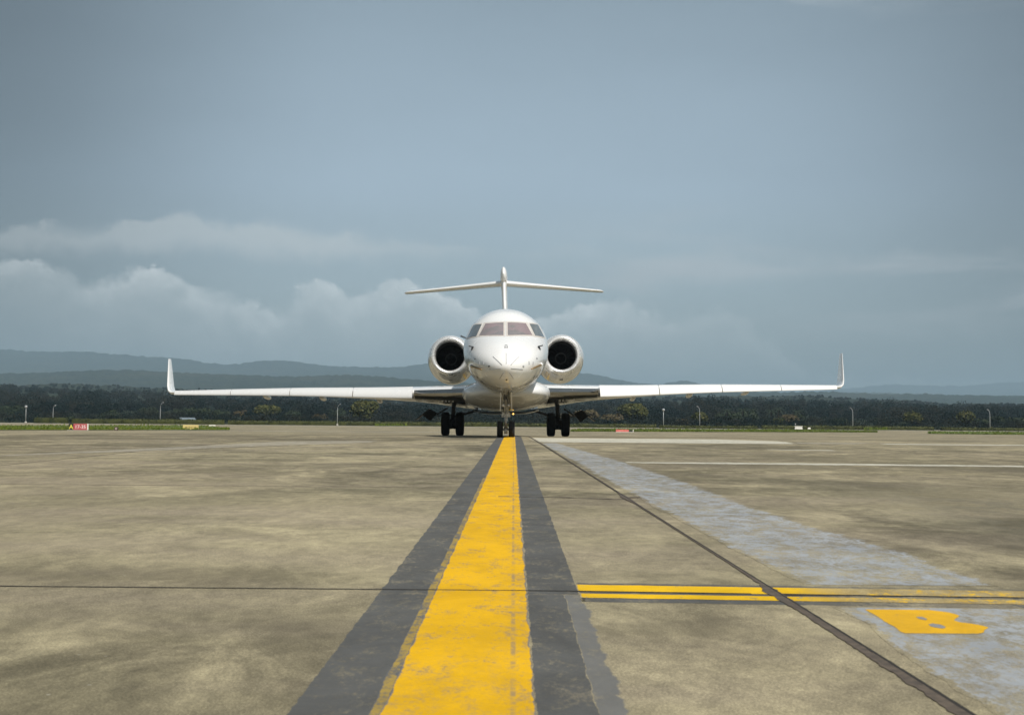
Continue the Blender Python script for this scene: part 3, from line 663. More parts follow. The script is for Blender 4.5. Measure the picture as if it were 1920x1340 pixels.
# ------------------------------------------------------------------ lamp posts, signs, houses
M_post = mat('galvanised_steel', (.42, .44, .45), .45, metal=.2)
M_conc2 = mat('painted_concrete_foot', (.5, .48, .44), .9)
def lamp(px, top, base, side_, label, head=False):
    d = 243.0; p = at(px, top, d); H = p.z
    t = empty('lamp_post', (p.x, d, 0)); tag(t, label, 'lamp post', 'lamp posts along the hedge')
    r = .055; hh = H*.9
    if head:
        MB().tube([(0, 0, 0), (0, 0, H-.1)], [r*1.1, r*.7], 8).build('post', M_post, t)
        b = MB(); b.lathe_y([(-.22, .03), (-.2, .2), (0, .24), (.15, .15), (.2, .03)], 0, H, 16); b.build('lamp_head', M_lens, t)
    else:
        s = side_; MB().tube([(0, 0, 0), (.0, 0, hh*.55), (.02*s, 0, hh*.86), (.10*s, 0, hh*.95), (.28*s, -.1, hh)], [r*1.2, r, r*.8, r*.8, r*.7], 8).build('post', M_post, t)
        b = MB(); b.box((.42*s, -.15, H*.93), (.42, .16, .09), Matrix.Rotation(-.5*s, 3, 'Y'), .7); b.build('lamp_head', M_lens, t)
    MB().box((0, 0, .12), (.32, .32, .28)).build('foot', M_conc2, t)
lamp(49, 762, 793, 1, 'lamp post with round front-facing head, leftmost of all', True)
lamp(100, 757, 783, 1, 'lamp post with arm bent right, above the bright topped hedge')
lamp(301, 752, 795, 1, 'lamp post with arm bent right, just left of the left winglet')
lamp(633, 755, 797, 1, 'lamp post with arm bent right, beside the tall two-lobed tree')
lamp(1244, 768, 802, -1, 'lamp post with round front-facing head, right of the red sign', True)
lamp(1312, 759, 803, -1, 'lamp post with arm bent left, in front of the small rounded olive tree')
lamp(1599, 762, 806, -1, 'lamp post with arm bent left, below the right winglet')
lamp(1856, 765, 811, -1, 'lamp post with arm bent left, rightmost of all')
p0 = at(78, 751, 600); p1 = at(77, 773, 600)
t = MB(); t.tube([(0, 0, -p0.z+p1.z-3), (0, 0, p1.z-p0.z+.4), (.25, 0, 0)], [.12, .3, .1], 8)
o = t.build('white_mast', mat('white_mast_paint', (.7, .72, .72), .5)); o.location = p0; tag(o, 'thin leaning white mast above the hedge at the left', 'mast')

def text_mesh(body, size, mt, parent, loc, name, bold=.0):
    cu = bpy.data.curves.new(name, 'FONT'); cu.body = body; cu.size = size; cu.extrude = .004; cu.offset = bold
    cu.align_x = 'CENTER'; cu.align_y = 'CENTER'
    tmp = bpy.data.objects.new(name, cu); sc.collection.objects.link(tmp)
    bpy.context.view_layer.update()
    me = bpy.data.meshes.new_from_object(tmp.evaluated_get(bpy.context.evaluated_depsgraph_get()))
    bpy.data.objects.remove(tmp); me.materials.clear(); me.materials.append(mt)
    o = bpy.data.objects.new(name, me); sc.collection.objects.link(o); o.parent = parent
    o.location = loc; o.rotation_euler = (R(90), 0, 0); return o
M_red = mat('red_sign_face', (.44, .085, .09), .5); M_redp = mat('faded_red_sign_face', (.62, .14, .12), .6, var=(6, .2, (.70, .22, .19)))
M_ybl = mat('black_sign_face', (.02, .02, .018), .5); M_ylet = mat('yellow_letter', (.80, .72, .10), .5); M_wlet = mat('white_letter', (.80, .70, .68), .5)
M_ysign = mat('yellow_sign_face', (.62, .50, .14), .6, var=(7, .2, (.70, .55, .28))); M_brown = mat('brown_sign_face', (.075, .045, .035), .6); M_wpost = mat('white_sign_post', (.75, .73, .66), .5)
M_pad = M_conc2
def sign_base(px, py, name, label, cat='sign'):
    g = gat(px, py); t = empty(name, g); tag(t, label, cat); return t, g.y/F
t, k = sign_base(146.5, 806.6, 'taxiway_sign', 'low airfield sign, yellow A on black beside white 17-35 on red, on the left grass')
H = 11.5*k; z0 = .04
MB().box((-13*k, 0, z0+H/2), (8.5*k, .09, H)).build('black_panel', M_ybl, t, smooth=False)
MB().box((4.2*k, 0, z0+H/2), (25.6*k, .088, H)).build('red_panel', M_red, t, smooth=False)
MB().box((18*k, 0, z0+H/2), (2*k, .11, H*1.02)).build('end_post', M_wpost, t, smooth=False)
MB().box((0, 0, -.02), (38*k, .4, .08)).build('plinth', M_pad, t, smooth=False)
text_mesh('A', H*1.0, M_ylet, t, (-12.8*k, -.05, z0+H*.44), 'letter', .006)
text_mesh('17-35', H*.78, M_wlet, t, (4.4*k, -.05, z0+H*.46), 'runway_number', .004)
t, k = sign_base(218, 807, 'marker_sign', 'small square brown sign with two pale marks on the left grass')
MB().box((0, 0, 3.6*k), (6.6*k, .1, 6.6*k)).build('panel', M_brown, t, smooth=False)
for s in (-1, 1): MB().box((s*1.1*k, -.055, 3.8*k), (.55*k, .012, 4*k)).build('pale_mark', M_wlet, t, smooth=False)
for s in (-1, 1): MB().box((s*2.4*k, 0, .05), (.03, .05, .3)).build('leg', M_pad, t, smooth=False)
t, k = sign_base(357.5, 805.6, 'direction_sign', 'weathered yellow airfield sign half sunk in the grass in front of the blue roofed shed')
MB().box((0, 0, 5.2*k), (29*k, .1, 8.6*k)).build('panel', M_ysign, t, smooth=False)
M_fl = mat('faded_brown_lettering', (.16, .12, .02), .7)
for i, x in enumerate((-9, -7, -4.4, -1.4, 1.6, 4.4, 7.4, 9.6)):
    MB().box((x*k, -.055, (4.4+.5*(i % 2))*k), (1.3*k, .012, (2.6-.5*(i % 3))*k), Matrix.Rotation(.3*((i % 3)-1), 3, 'Y')).build('faded_character', M_fl, t, smooth=False)
for s in (-1, 1): MB().box((s*11*k, 0, .05), (.04, .06, .3)).build('leg', M_pad, t, smooth=False)
t, k = sign_base(1170.5, 810.2, 'runway_sign', 'low faded red sign with black right end on the thin grass under the right wing')
MB().box((-3.6*k, 0, 2.9*k), (24*k, .1, 4.6*k)).build('red_panel', M_redp, t, smooth=False)
MB().box((12*k, 0, 3.0*k), (7*k, .1, 2.4*k)).build('black_panel', M_ybl, t, smooth=False)
MB().box((16.6*k, 0, 3.1*k), (1.3*k, .12, 5.4*k)).build('end_post', M_wpost, t, smooth=False)
MB().box((0, 0, .02), (33*k, .3, .06)).build('plinth', M_pad, t, smooth=False)
t, k = sign_base(398, 799.6, 'marker_board', 'flat white marker board on the grass right of the yellow sign')
MB().box((0, 0, .16), (12*k, .1, .16)).build('board', M_wpost, t, smooth=False)
for s in (-1, 1): MB().box((s*4*k, 0, .04), (.05, .06, .12)).build('leg', M_pad, t, smooth=False)

def house(px, base, wpx, hpx, d, roofmat, wallmat, label, rf=.45):
    p = at(px, base, d); g = land(p.x, p.y); W = wpx*d/F; H = (at(px, base-hpx, d).z-g); Dp = W*.6
    t = empty('house', (p.x, d, g)); tag(t, label, 'house', 'buildings beyond the hedge')
    wh = H*(1-rf)
    b = MB(); b.box((0, 0, wh/2-.3), (W*.9, Dp, wh+.6)); wl = b.build('wall', wallmat, t, smooth=False)
    b = MB(); b.add([(-W/2, -Dp*.6, wh*.97), (W/2, -Dp*.6, wh*.97), (W/2, Dp*.6, wh*.97), (-W/2, Dp*.6, wh*.97), (-W*.42, 0, H), (W*.42, 0, H)], [(0, 1, 5, 4), (2, 3, 4, 5), (1, 2, 5), (3, 0, 4), (3, 2, 1, 0)])
    b.build('roof', roofmat, t, smooth=False)
    wd = mat('window_dark', (.03, .035, .04), .2)
    for i in range(3): MB().box(((i-1)*W*.27, -Dp/2-.01, wh*.55), (W*.11, .06, wh*.32)).build('window', wd, t, smooth=False)
    return t
M_rblue = mat('blue_grey_roofing', (.16, .20, .23), .6, var=(3, .2, (.12, .15, .17))); M_rred = mat('red_roof_tiles', (.17, .085, .065), .8); M_wallc = mat('pale_wall', (.42, .40, .36), .8); M_rwhite = mat('white_roof', (.68, .70, .70), .6)
M_walld = mat('dark_wall', (.10, .09, .08), .9)
house(351, 793, 33, 10.5, 262, M_rblue, M_walld, 'low shed with blue grey roof behind the hedge at the left', .5)
house(590, 788, 30, 9, 470, M_rred, M_wallc, 'small house with dull red roof behind the hedge under the left wing')
house(741, 782, 14, 7, 620, M_rwhite, M_wallc, 'small white roofed house right of the tall two-lobed tree')
house(6, 753, 16, 3, 1450, M_rwhite, M_wallc, 'long white roofed house high in the forest at the left edge', .6)
house(520, 752, 60, 5, 1450, mat('dusty_roof', (.30, .27, .27), .8), M_wallc, 'long pale grey building in the forest under the left wing', .5)
p = gat(1419, 802.6); t = empty('equipment_box', (p.x, 236, 0)); tag(t, 'small white equipment box beside the low hedge under the right wing', 'equipment box')
MB().box((0, 0, .28), (1.35, .5, .5), None, .9).build('cabinet', M_wpost, t, smooth=False); MB().box((0, 0, .56), (1.45, .6, .06)).build('lid', M_wpost, t, smooth=False)
b = MB(); b.tube([(-.55, 0, .5), (-.55, 0, .9)], .03, 6); b.box((-.55, 0, .95), (.18, .18, .16)); b.build('beacon', M_lens, t, smooth=False)
b = MB(); b.box((1.9, .1, .2), (.5, .3, .3), None, .8); o = b.build('small_box', M_wpost, t, smooth=False)

# ------------------------------------------------------------------ the jet
# local frame: x to picture right, y from nose tip to tail, z up (metres above datum); OFF moves it under the root
JY = 3.4; GN = gz(40.7)
jet = empty('business_jet', (-.19, 40.7, GN), .004)
tag(jet, 'white twin engined business jet with high tail and winglets standing on the yellow line', 'airplane')
BR = .0165
def J_(p, roll=True):
    x, y, z = p
    if roll: x, z = x-BR*(z-3.2)-.02*max(0, z-4.6), z+BR*x
    return (x, y-JY, z-GN)
def jb(b, name, mt, parent=jet, roll=True, **k):
    b.v = [J_(p, roll) for p in b.v]; return b.build(name, mt, parent, **k)
ST = [(0, 0, 2.52, 2.52, 2.52), (.05, .21, 2.665, 2.385, 2.53), (.2, .42, 2.83, 2.24, 2.55), (.5, .64, 3.01, 2.11, 2.60), (1.0, .87, 3.245, 2.00, 2.71), (1.5, 1.02, 3.435, 1.95, 2.81), (1.9, 1.11, 3.575, 1.925, 2.88), (2.5, 1.20, 3.815, 1.90, 2.97), (3.1, 1.265, 4.07, 1.89, 3.07), (3.8, 1.31, 4.37, 1.88, 3.15), (4.6, 1.335, 4.52, 1.88, 3.20), (5.5, 1.345, 4.57, 1.88, 3.225), (7, 1.345, 4.57, 1.88, 3.225), (19.5, 1.345, 4.57, 1.88, 3.225), (22, 1.25, 4.57, 2.15, 3.35), (25, .85, 4.5, 2.9, 3.7), (28, .35, 4.3, 3.6, 4.0), (29, .10, 4.15, 3.9, 4.02)]
ss = [math.sqrt(s[0]) for s in ST]
fh, ft, fb, fc = (interp(ss, [s[k] for s in ST]) for k in (1, 2, 3, 4))
def sec(y, n=72):
    q = math.sqrt(y); hw, zt, zb, zc = fh(q), ft(q), fb(q), fc(q); P = []
    for k in range(n):
        t = 2*math.pi*k/n; c, s = math.cos(t), math.sin(t)
        P.append((hw*c, y, zc+((zt-zc) if s > 0 else (zc-zb))*s))
    return P
def inside(x, z, y):
    q = math.sqrt(y); hw, zt, zb, zc = fh(q), ft(q), fb(q), fc(q)
    if hw < 1e-6: return False
    a = x/hw; b_ = (z-zc)/((zt-zc) if z > zc else (zc-zb)); return a*a+b_*b_ < 1
def ysurf(x, z):
    lo, hi = 0.0, 7.5
    if not inside(x, z, hi): return None
    for _ in range(26):
        mid = (lo+hi)/2
        if inside(x, z, mid): hi = mid
        else: lo = mid
    return hi
def snorm(x, z):
    e = .01; y0 = ysurf(x, z); ya = ysurf(x+(e if x < 0 else -e), z); yb = ysurf(x, z+e) if inside(x, z+e, 7.4) else None
    sx_ = 1 if x < 0 else -1
    if yb is None: yb = ysurf(x, z-e); sz_ = -1
    else: sz_ = 1
    n = Vector(((ya-y0)/e*sx_, -1, (yb-y0)/e*sz_)); n.normalize(); return n
def onsurf(x, z, off):
    y = ysurf(x, z)
    if y is None: y = 5.5; return Vector((x, y, z))
    return Vector((x, y, z))+snorm(x, z)*off
def pz(px, py):
    """front elevation (x, z) of a detail on the nose"""
    y = 2.0
    for _ in range(8):
        d = 37.3+y; pl = py-ROLL*(px-960)
        x = (px-948.6)*d/F; z = CAMZ+(790-pl)*d/F; z -= BR*x
        q = ysurf(x, z); y = q if q is not None else 5
    return x, z
ysn = [(.001+i*.03)**1 for i in range(5)]+[.15+.06*i for i in range(10)]+[.75+.12*i for i in range(45)]+[6.5, 8, 10, 13, 16, 19.5, 20.5, 22, 23.5, 25, 26.5, 28, 29]
ysn = sorted(set([0.0004, .004, .012]+ysn))
b = MB(); b.loft([sec(y) for y in ysn]); fus = jb(b, 'fuselage', M_white)
# windscreen: patches laid on the skin
def patch(poly, off, name, mt, parent, nx=22, nz_=12, edge=.0):
    (ax, az), (bx, bz), (cx, cz), (dx_, dz_) = poly      # bottom-left, bottom-right, top-right, top-left
    P = []
    for j in range(nz_+1):
        v = j/nz_
        for i in range(nx+1):
            u = i/nx
            x = (ax*(1-u)+bx*u)*(1-v)+(dx_*(1-u)+cx*u)*v; z = (az*(1-u)+bz*u)*(1-v)+(dz_*(1-u)+cz*u)*v
            P.append(onsurf(x, z, off))
    n = nx+1
    b = MB(); b.add(P, [(j*n+i, j*n+i+1, (j+1)*n+i+1, (j+1)*n+i) for j in range(nz_) for i in range(nx)])
    # a rim that goes down into the skin gives the patch real thickness
    rimi = [i for i in range(n)]+[j*n+nx for j in range(1, nz_+1)]+[nz_*n+i for i in range(nx-1, -1, -1)]+[j*n for j in range(nz_-1, 0, -1)]
    k = len(b.v); b.v += [tuple(Vector(b.v[i])-snorm(b.v[i][0], b.v[i][2])*(off+.01)) if ysurf(b.v[i][0], b.v[i][2]) is not None else b.v[i] for i in rimi]
    L = len(rimi); b.f += [(rimi[i], k+i, k+(i+1) % L, rimi[(i+1) % L]) for i in range(L)]
    return jb(b, name, mt, parent, sharp=50)
q = [pz(*p) for p in ((946.6, 628.6), (945.8, 604.6), (899, 629), (911, 606.8), (893.5, 630.3), (903.8, 607.8), (876.5, 633.6), (888.5, 609.6))]
(ib, it, ob, ot, sib, sit, sob, sot) = q
xs_ = lambda p, s: (p[0]*s, p[1])
cxo = [abs(v[0]) for v in q]
for s in (-1, 1):
    def S(p): return (abs(p[0])*s, p[1])
    inb = (.065*s, ib[1]); int_ = (.062*s, it[1])
    o_b, o_t, s_ib, s_it, s_ob, s_ot = map(S, (ob, ot, sib, sit, sob, sot))
    if s < 0:
        front = [o_b, inb, int_, o_t]; side_ = [s_ob, s_ib, s_it, s_ot]
    else:
        front = [inb, o_b, o_t, int_]; side_ = [s_ib, s_ob, s_ot, s_it]
    def grow(p, ex, ez0, ez1):
        a, b_, c, d = p; return [(a[0]-ex, a[1]-ez0), (b_[0]+ex, b_[1]-ez0), (c[0]+ex, c[1]+ez1), (d[0]-ex, d[1]+ez1)]
    fr = patch(grow(front, .055, .035, .045), .005, 'window_surround', M_frame, fus)
    patch(front, .012, 'windscreen_pane', M_glassf, fr)
    g_ = grow(side_, .03, .035, .04)
    fr2 = patch(g_, .006, 'window_surround', M_frame, fus)
    patch(side_, .013, 'side_window_pane', M_glasss, fr2)
# strips, vents and probes on the nose
def line_on(p0, p1, w_, name, mt, parent=fus, off=.004, n=8):
    a, c = pz(*p0), pz(*p1); pts = [onsurf(a[0]+(c[0]-a[0])*i/n, a[1]+(c[1]-a[1])*i/n, off) for i in range(n+1)]
    b = MB(); b.tube(pts, w_, 6); return jb(b, name, mt, parent)
for a, c in (((924.5, 668.5), (941, 684)), ((973.5, 668.5), (957.5, 684)), ((917.5, 692.3), (939.5, 690.6)), ((958, 690.6), (980, 692.3)), ((944, 698), (936.5, 710)), ((954.5, 698), (962.5, 710)), ((949, 662), (949, 682))):
    line_on(a, c, .008, 'lightning_strip', M_strip)
def spot(px, py, w_, h_, name, mt, parent=fus, ang=0, off=.012):
    x, z = pz(px, py); p = onsurf(x, z, 0); n = snorm(x, z); rot = n.to_track_quat('Y', 'Z').to_matrix() @ Matrix.Rotation(ang, 3, 'Y')
    b = MB(); b.box(p+n*off*.3, (w_, off*2, h_), rot, .8); return jb(b, name, mt, parent, smooth=False)
spot(949.3, 711.5, .05, .06, 'drain_port', M_mark); spot(917, 686.3, .07, .035, 'vent', M_mark, ang=.2); spot(981, 686.3, .07, .035, 'vent', M_emb, ang=-.2)
for px, py in ((899, 681), (906.5, 680)): spot(px, py, .02, .09, 'static_port', M_emb, ang=.15)
for px, py in ((991.5, 680), (999, 681)): spot(px, py, .02, .09, 'static_port', M_emb, ang=-.15)
spot(891, 672.6, .10, .025, 'vent', M_mark); spot(1006.5, 671.8, .09, .02, 'vent', M_mark)
for s, px, py in ((1, 886.5, 653.5), (-1, 1010.5, 652.5)):
    x, z = pz(px, py); p = onsurf(x, z, .02); b = MB(); b.box(p, (.05, .06, .12), Matrix.Rotation(.4*s, 3, 'Y')); b.box(p+Vector((-.04*s, -.05, .05)), (.13, .03, .035), Matrix.Rotation(.25*s, 3, 'Y')); jb(b, 'air_data_vane', M_mark, fus, smooth=False)
# the small grey emblem above the radome
for a, c in (((946.3, 651.8), (947.6, 646.6)), ((950.6, 646.6), (952.2, 651.8)), ((947.6, 646.8), (950.6, 646.8)), ((945.6, 652), (952.8, 652)), ((946.6, 650.2), (951.6, 650.2))):
    line_on(a, c, .010, 'nose_emblem', M_emb, n=2)
def seam(y, a0, a1, name='panel_seam', w_=.005, n=40):
    q = math.sqrt(y); hw, zt, zb, zc = fh(q), ft(q), fb(q), fc(q); pts = []
    for i in range(n+1):
        t = a0+(a1-a0)*i/n; c, s_ = math.cos(t), math.sin(t); pts.append((hw*c*1.0005, y, zc+((zt-zc) if s_ > 0 else (zc-zb))*s_*1.0005))
    b = MB(); b.tube(pts, w_, 5); return jb(b, name, M_strip, fus)
seam(3.35, math.pi*1.05, math.pi*1.95)
# pitot probes reaching forward from each cheek
for s, a, c in ((1, (884, 686.5), (908, 691)), (-1, (1014, 684), (990.5, 690.3))):
    xa, za = pz(*a); xc, zc_ = pz(*c); pa = onsurf(xa, za, .0); pc = onsurf(xc, zc_, .10)
    b = MB(); b.tube([pa, pa+Vector((.0, -.06, 0)), pc], [.045, .03, .018], 8); jb(b, 'pitot_probe', M_probe, fus)
    b = MB(); b.tube([onsurf(xa, za, -.02), onsurf(xa, za, .05)], [.08, .05], 10); jb(b, 'probe_mount', M_white, fus)
x, z = pz(872.5, 631); b = MB(); b.tube([(-1.27, 4.6, 3.62), (-1.42, 4.6, 3.68)], [.02, .03], 6); jb(b, 'ice_probe', M_mark, fus)
# nose gear bay cheek vents low on the nose
for px, py, an in ((895, 707, .8), (1001, 706.5, -.8), (904, 715, .6)): spot(px, py, .09, .03, 'vent', M_mark, ang=an)

# belly fairing
def ell(y, hw, zt, zb, zc, n=64, e=2.3):
    P = []
    for k in range(n):
        t = 2*math.pi*k/n; c, s = math.cos(t), math.sin(t)
        P.append((hw*abs(c)**(2/e)*(1 if c > 0 else -1), y, zc+((zt-zc) if s > 0 else (zc-zb))*abs(s)**(2/e)*(1 if s > 0 else -1)))
    return P
b = MB(); fa = [(8.2, .5, 2.1, 1.87, 2.0), (8.5, .95, 2.25, 1.80, 2.0), (9.0, 1.28, 2.38, 1.66, 2.0), (9.6, 1.47, 2.46, 1.53, 1.99), (10.4, 1.58, 2.5, 1.44, 1.98), (11.4, 1.62, 2.5, 1.40, 1.98), (13, 1.62, 2.5, 1.38, 1.98), (17, 1.6, 2.5, 1.38, 1.98), (19, 1.45, 2.5, 1.55, 2.0), (21, 1.0, 2.5, 2.0, 2.2)]
b.loft([ell(*f_) for f_ in fa]); bf = jb(b, 'belly_fairing', M_white)
for s in (-1, 1):
    b = MB(); b.box((s*.46, 9.75, 1.60), (.09, .1, .03), Matrix.Rotation(.6, 3, 'X')); jb(b, 'vent', M_mark, bf, smooth=False)
b = MB(); b.loft([[(x, y, 1.395-.13*(1-(x/1.27)**4)+(.0 if k else .03)) for x in np.linspace(-1.27, 1.27, 25)] for k, y in enumerate((14.6, 14.75, 16.8, 17))]+[[(x, y, 1.44-.08*(1-(x/1.27)**4)) for x in np.linspace(-1.27, 1.27, 25)] for y in (17, 14.62)], caps=False, closed=False)
jb(b, 'belly_panel', M_white, bf, sharp=40)
b = MB(); b.box((.27, 14.4, 1.27), (.05, .05, .05)); jb(b, 'amber_light', M_lamp, jet, smooth=False)

# wings
def airf(c, tc, n=22, camber=.02):
    up_, lo_ = [], []
    for i in range(n+1):
        x = (1-math.cos(math.pi*i/n))/2; t = 5*tc*(.2969*math.sqrt(x)-.126*x-.3516*x*x+.2843*x**3-.1015*x**4); cm = camber*4*x*(1-x)
        up_.append((x*c, (cm+t)*c)); lo_.append((x*c, (cm-t)*c))
    return up_[::-1]+lo_[1:-1]
def wsec(X, yl, zl, c, tc, inc, s=1, n=22):
    ca, sa = math.cos(inc), math.sin(inc)
    return [(X*s, yl+p*ca+q_*sa, zl-p*sa+q_*ca) for p, q_ in airf(c, tc, n)]
zLE = interp([0, 1.6, 3.4, 8.45, 13.9, 14.4], [2.02, 2.02, 2.04, 2.20, 2.31, 2.32]); yLE = lambda X: 10.3+.70*(X-1.6)
incf = interp([1.2, 3.4, 8, 14.4], [.090, .055, .03, .02]); ch = interp([0, 1.2, 3.4, 6, 10, 14.3], [6.6, 6.1, 4.7, 3.55, 2.45, 1.45]); tcf = interp([0, 1.2, 3.4, 14.3], [.115, .115, .112, .10])
for s in (-1, 1):
    XS_ = [1.0, 1.6, 2.2, 2.8, 3.4, 4.5, 5.8, 7, 8.45, 10, 11.2, 12.5, 13.6, 14.05]
    b = MB(); b.loft([wsec(X, yLE(X), zLE(X), ch(X), tcf(X), incf(X), s) for X in XS_]); wing = jb(b, 'wing', M_white, sharp=60)
    # polished leading edge inboard
    def lesec(X, off=.006, m_=.13):
        P = [(p, q_) for p, q_ in airf(ch(X), tcf(X), 60) if (q_ > 0 and p < ch(X)*.03) or (q_ <= 0 and p < ch(X)*.93)]
        c_ = ch(X); out_ = []
        for p, q_ in P:
            d = Vector((p-c_*.10, q_)).normalized(); out_.append((X*s, yLE(X)+p+d.x*off, zLE(X)+q_+d.y*off-p*incf(X)))
        return out_
    b = MB(); b.loft([lesec(X) for X in (1.5, 2.0, 2.6, 3.1, 3.37)], caps=False, closed=False); jb(b, 'inboard_skin', M_skin, wing)
    # four slats, drooped
    def slat(X):
        c = .72-.040*(X-3.4); a = R(38); Tz = zLE(X)+.245-.0155*(X-3.4); Ty = yLE(X)+.10*c; out_ = []
        for p, q_ in airf(c, .19, 16, -.02 if False else .05):
            # p from nose 0 to trailing edge c
            yy_ = Ty-(c-p)*math.cos(a)-q_*math.sin(a); zz_ = Tz-(c-p)*math.sin(a)+q_*math.cos(a)
            out_.append((X*s, yy_, zz_))
        return out_
    brk = [3.40, 5.77, 8.45, 11.17, 13.95]
    for i in range(4):
        g_ = .018; xa, xb = brk[i]+g_, brk[i+1]-g_
        b = MB(); b.loft([slat(xa+(xb-xa)*j/6) for j in range(7)]); jb(b, 'slat', M_white, wing, sharp=50)
    b = MB(); b.lathe_x([(-.03, .0), (-.03, .075), (.0, .08), (.02, .06)], (3.395*s, yLE(3.4)-.22, 1.93), 16); jb(b, 'slat_end_cap', M_mark, wing)
    # winglet
    W0 = [(14.05, yLE(14.05), 2.315, ch(14.05), .10), (14.22, yLE(14.2)+.10, 2.33, 1.40, .10), (14.36, yLE(14.3)+.22, 2.42, 1.30, .095), (14.43, yLE(14.3)+.38, 2.62, 1.17, .09), (14.50, yLE(14.3)+.72, 3.05, .93, .085), (14.60, yLE(14.3)+1.20, 3.62, .60, .08), (14.635, yLE(14.3)+1.38, 3.82, .45, .08)]
    secs = []
    for k, (X, yl, zl, c, tc) in enumerate(W0):
        ang = [0, .35, .9, 1.3, 1.40, 1.40, 1.40][k]
        secs.append([((X-q_*math.sin(ang))*s, yl+p, zl+q_*math.cos(ang)) for p, q_ in airf(c, tc, 22, .0)])
    b = MB(); b.loft(secs); jb(b, 'winglet', M_white, wing, sharp=60)
    # flap track fairings
    for X in (5.0, 7.4, 9.9):
        c = ch(X); yb_ = yLE(X)+c*.62; zb_ = zLE(X)-c*.62*incf(X)-.05; b = MB()
        sec_ = []
        for t_ in np.linspace(0.02, .98, 12):
            r = .12*(4*t_*(1-t_))**.6*(1 if X < 9 else .85); sec_.append([(X*s+r*math.cos(a)*.75, yb_-.6+1.9*t_, zb_-.03-.07*t_+r*math.sin(a)) for a in np.linspace(0, 2*math.pi, 16, endpoint=False)])
        b.loft(sec_); jb(b, 'flap_fairing', M_white, wing)
    for X in (4.6, 8.9, 11.3): b = MB(); b.box((X*s, yLE(X)+.28, zLE(X)+tcf(X)*ch(X)*.36), (.09 if X < 5 else .05, .1, .03), Matrix.Rotation(-.5, 3, 'X')); jb(b, 'vent', M_mark if X < 5 else M_emb, wing, smooth=False)
    # white letters-like warning plates near the root are too small to read: small bright dashes
    for i in range(5):
        X = 1.95+.13*i; b = MB(); b.box((X*s, yLE(X)+.75, zLE(X)-tcf(X)*ch(X)*.44-.02), (.07, .03, .03)); jb(b, 'static_fitting', M_wpost, wing, smooth=False)

# engines
for s in (-1, 1):
    cx, cz, y0 = 2.36*s, 3.77, 18.7
    dzf = lambda y: -.075*max(0, min(y, 2.2))
    prof = [(.24, .865), (.45, .905), (.8, .955), (1.3, .995), (1.9, 1.01), (2.6, 1.0), (3.4, .92), (4.2, .78), (4.8, .66), (4.8, .60), (4.2, .55)]
    b = MB(); b.lathe_y(prof, cx, cz, 72, dzf, y0); eng = jb(b, 'engine', M_white, sharp=60)
    lip = [(.30, .605), (.16, .615), (.07, .640), (.02, .675), (.0, .715), (.02, .755), (.07, .80), (.14, .835), (.24, .866)]
    b = MB(); b.lathe_y(lip, cx, cz, 72, dzf, y0); jb(b, 'intake_lip', M_metal, eng)
    b = MB(); b.lathe_y([(.30, .605), (.6, .60), (1.0, .62), (1.5, .63), (1.5, .2)], cx, cz, 72, dzf, y0); jb(b, 'intake_duct', M_duct, eng, sharp=40)
    b = MB(); yb_ = y0+1.35; zc2 = cz+dzf(1.35)
    for k in range(24):
        a0 = 2*math.pi*k/24; P = []
        for r in (.2, .35, .5, .61):
            for da, dyy in ((0, 0), (.20, .09)):
                aa_ = a0+da+.25*(r-.2); P.append((cx+r*math.cos(aa_), yb_+dyy, zc2+r*math.sin(aa_)))
        b.add(P, [(0, 1, 3, 2), (2, 3, 5, 4), (4, 5, 7, 6)])
    jb(b, 'fan', M_fan, eng)
    b = MB(); b.lathe_y([(-.34, .002), (-.30, .045), (-.2, .10), (-.1, .15), (0, .20), (.1, .235)], cx, cz, 40, lambda y: dzf(1.35), yb_); jb(b, 'spinner', M_spin, eng)
    b = MB(); b.lathe_y([(-.02, .215), (-.03, .225), (-.02, .245), (.02, .245)], cx, cz, 40, lambda y: dzf(1.35), yb_); jb(b, 'spinner_ring', M_spring, eng)
    b = MB(); b.box((cx, y0+.9, cz-1.03), (.14, .2, .03)); jb(b, 'vent', M_mark, eng, smooth=False)
    for i, a in enumerate((-.86, -.80, -.92)):
        th = math.pi/2+(math.pi/2+a)*s*0+0; an = math.radians(-90)+(-s)*(.62+.07*i)*1.0
        pts = [(cx+math.cos(an)*(pr+.006), y0+yy_, cz+dzf(yy_)+math.sin(an)*(pr+.006)) for yy_, pr in prof[1:4]]
        b = MB(); b.tube(pts, .010, 5); jb(b, 'gold_stripe', M_gold, eng)
    # pylon
    b = MB(); b.loft([[(s*X, y0+1.2+p*1.0, 3.62+.0*X+q_) for p, q_ in airf(3.4, .09, 14, 0)] for X in (1.0, 1.25, 1.55)]); jb(b, 'pylon', M_white)

# fin and tailplane
def fsec(z, yl, c, th, n=16): return [(q_, yl+p, z) for p, q_ in airf(c, th, n, 0)]
b = MB(); b.loft([fsec(4.3, 20.6, 6.0, .06), fsec(4.7, 21.3, 5.4, .062), fsec(5.5, 22.4, 4.5, .066), fsec(6.5, 23.7, 3.8, .075), fsec(7.4, 24.8, 3.3, .085), fsec(7.9, 25.3, 3.0, .08)]); fin = jb(b, 'fin', M_white, sharp=60)
b = MB(); secs = []
for t_, hw, hh, dzz in ((0, .01, .01, .12), (.10, .09, .20, .12), (.35, .14, .34, .10), (.8, .17, .43, .06), (1.6, .19, .44, 0), (2.6, .18, .36, 0), (3.6, .12, .24, 0), (4.4, .02, .05, 0)):
    secs.append([(hw*math.cos(a), 24.6+t_, 7.72+dzz+(hh*1.15 if math.sin(a) > 0 else hh)*math.sin(a)) for a in np.linspace(0, 2*math.pi, 24, endpoint=False)])
b.loft(secs); jb(b, 'tail_bullet', M_white, fin)
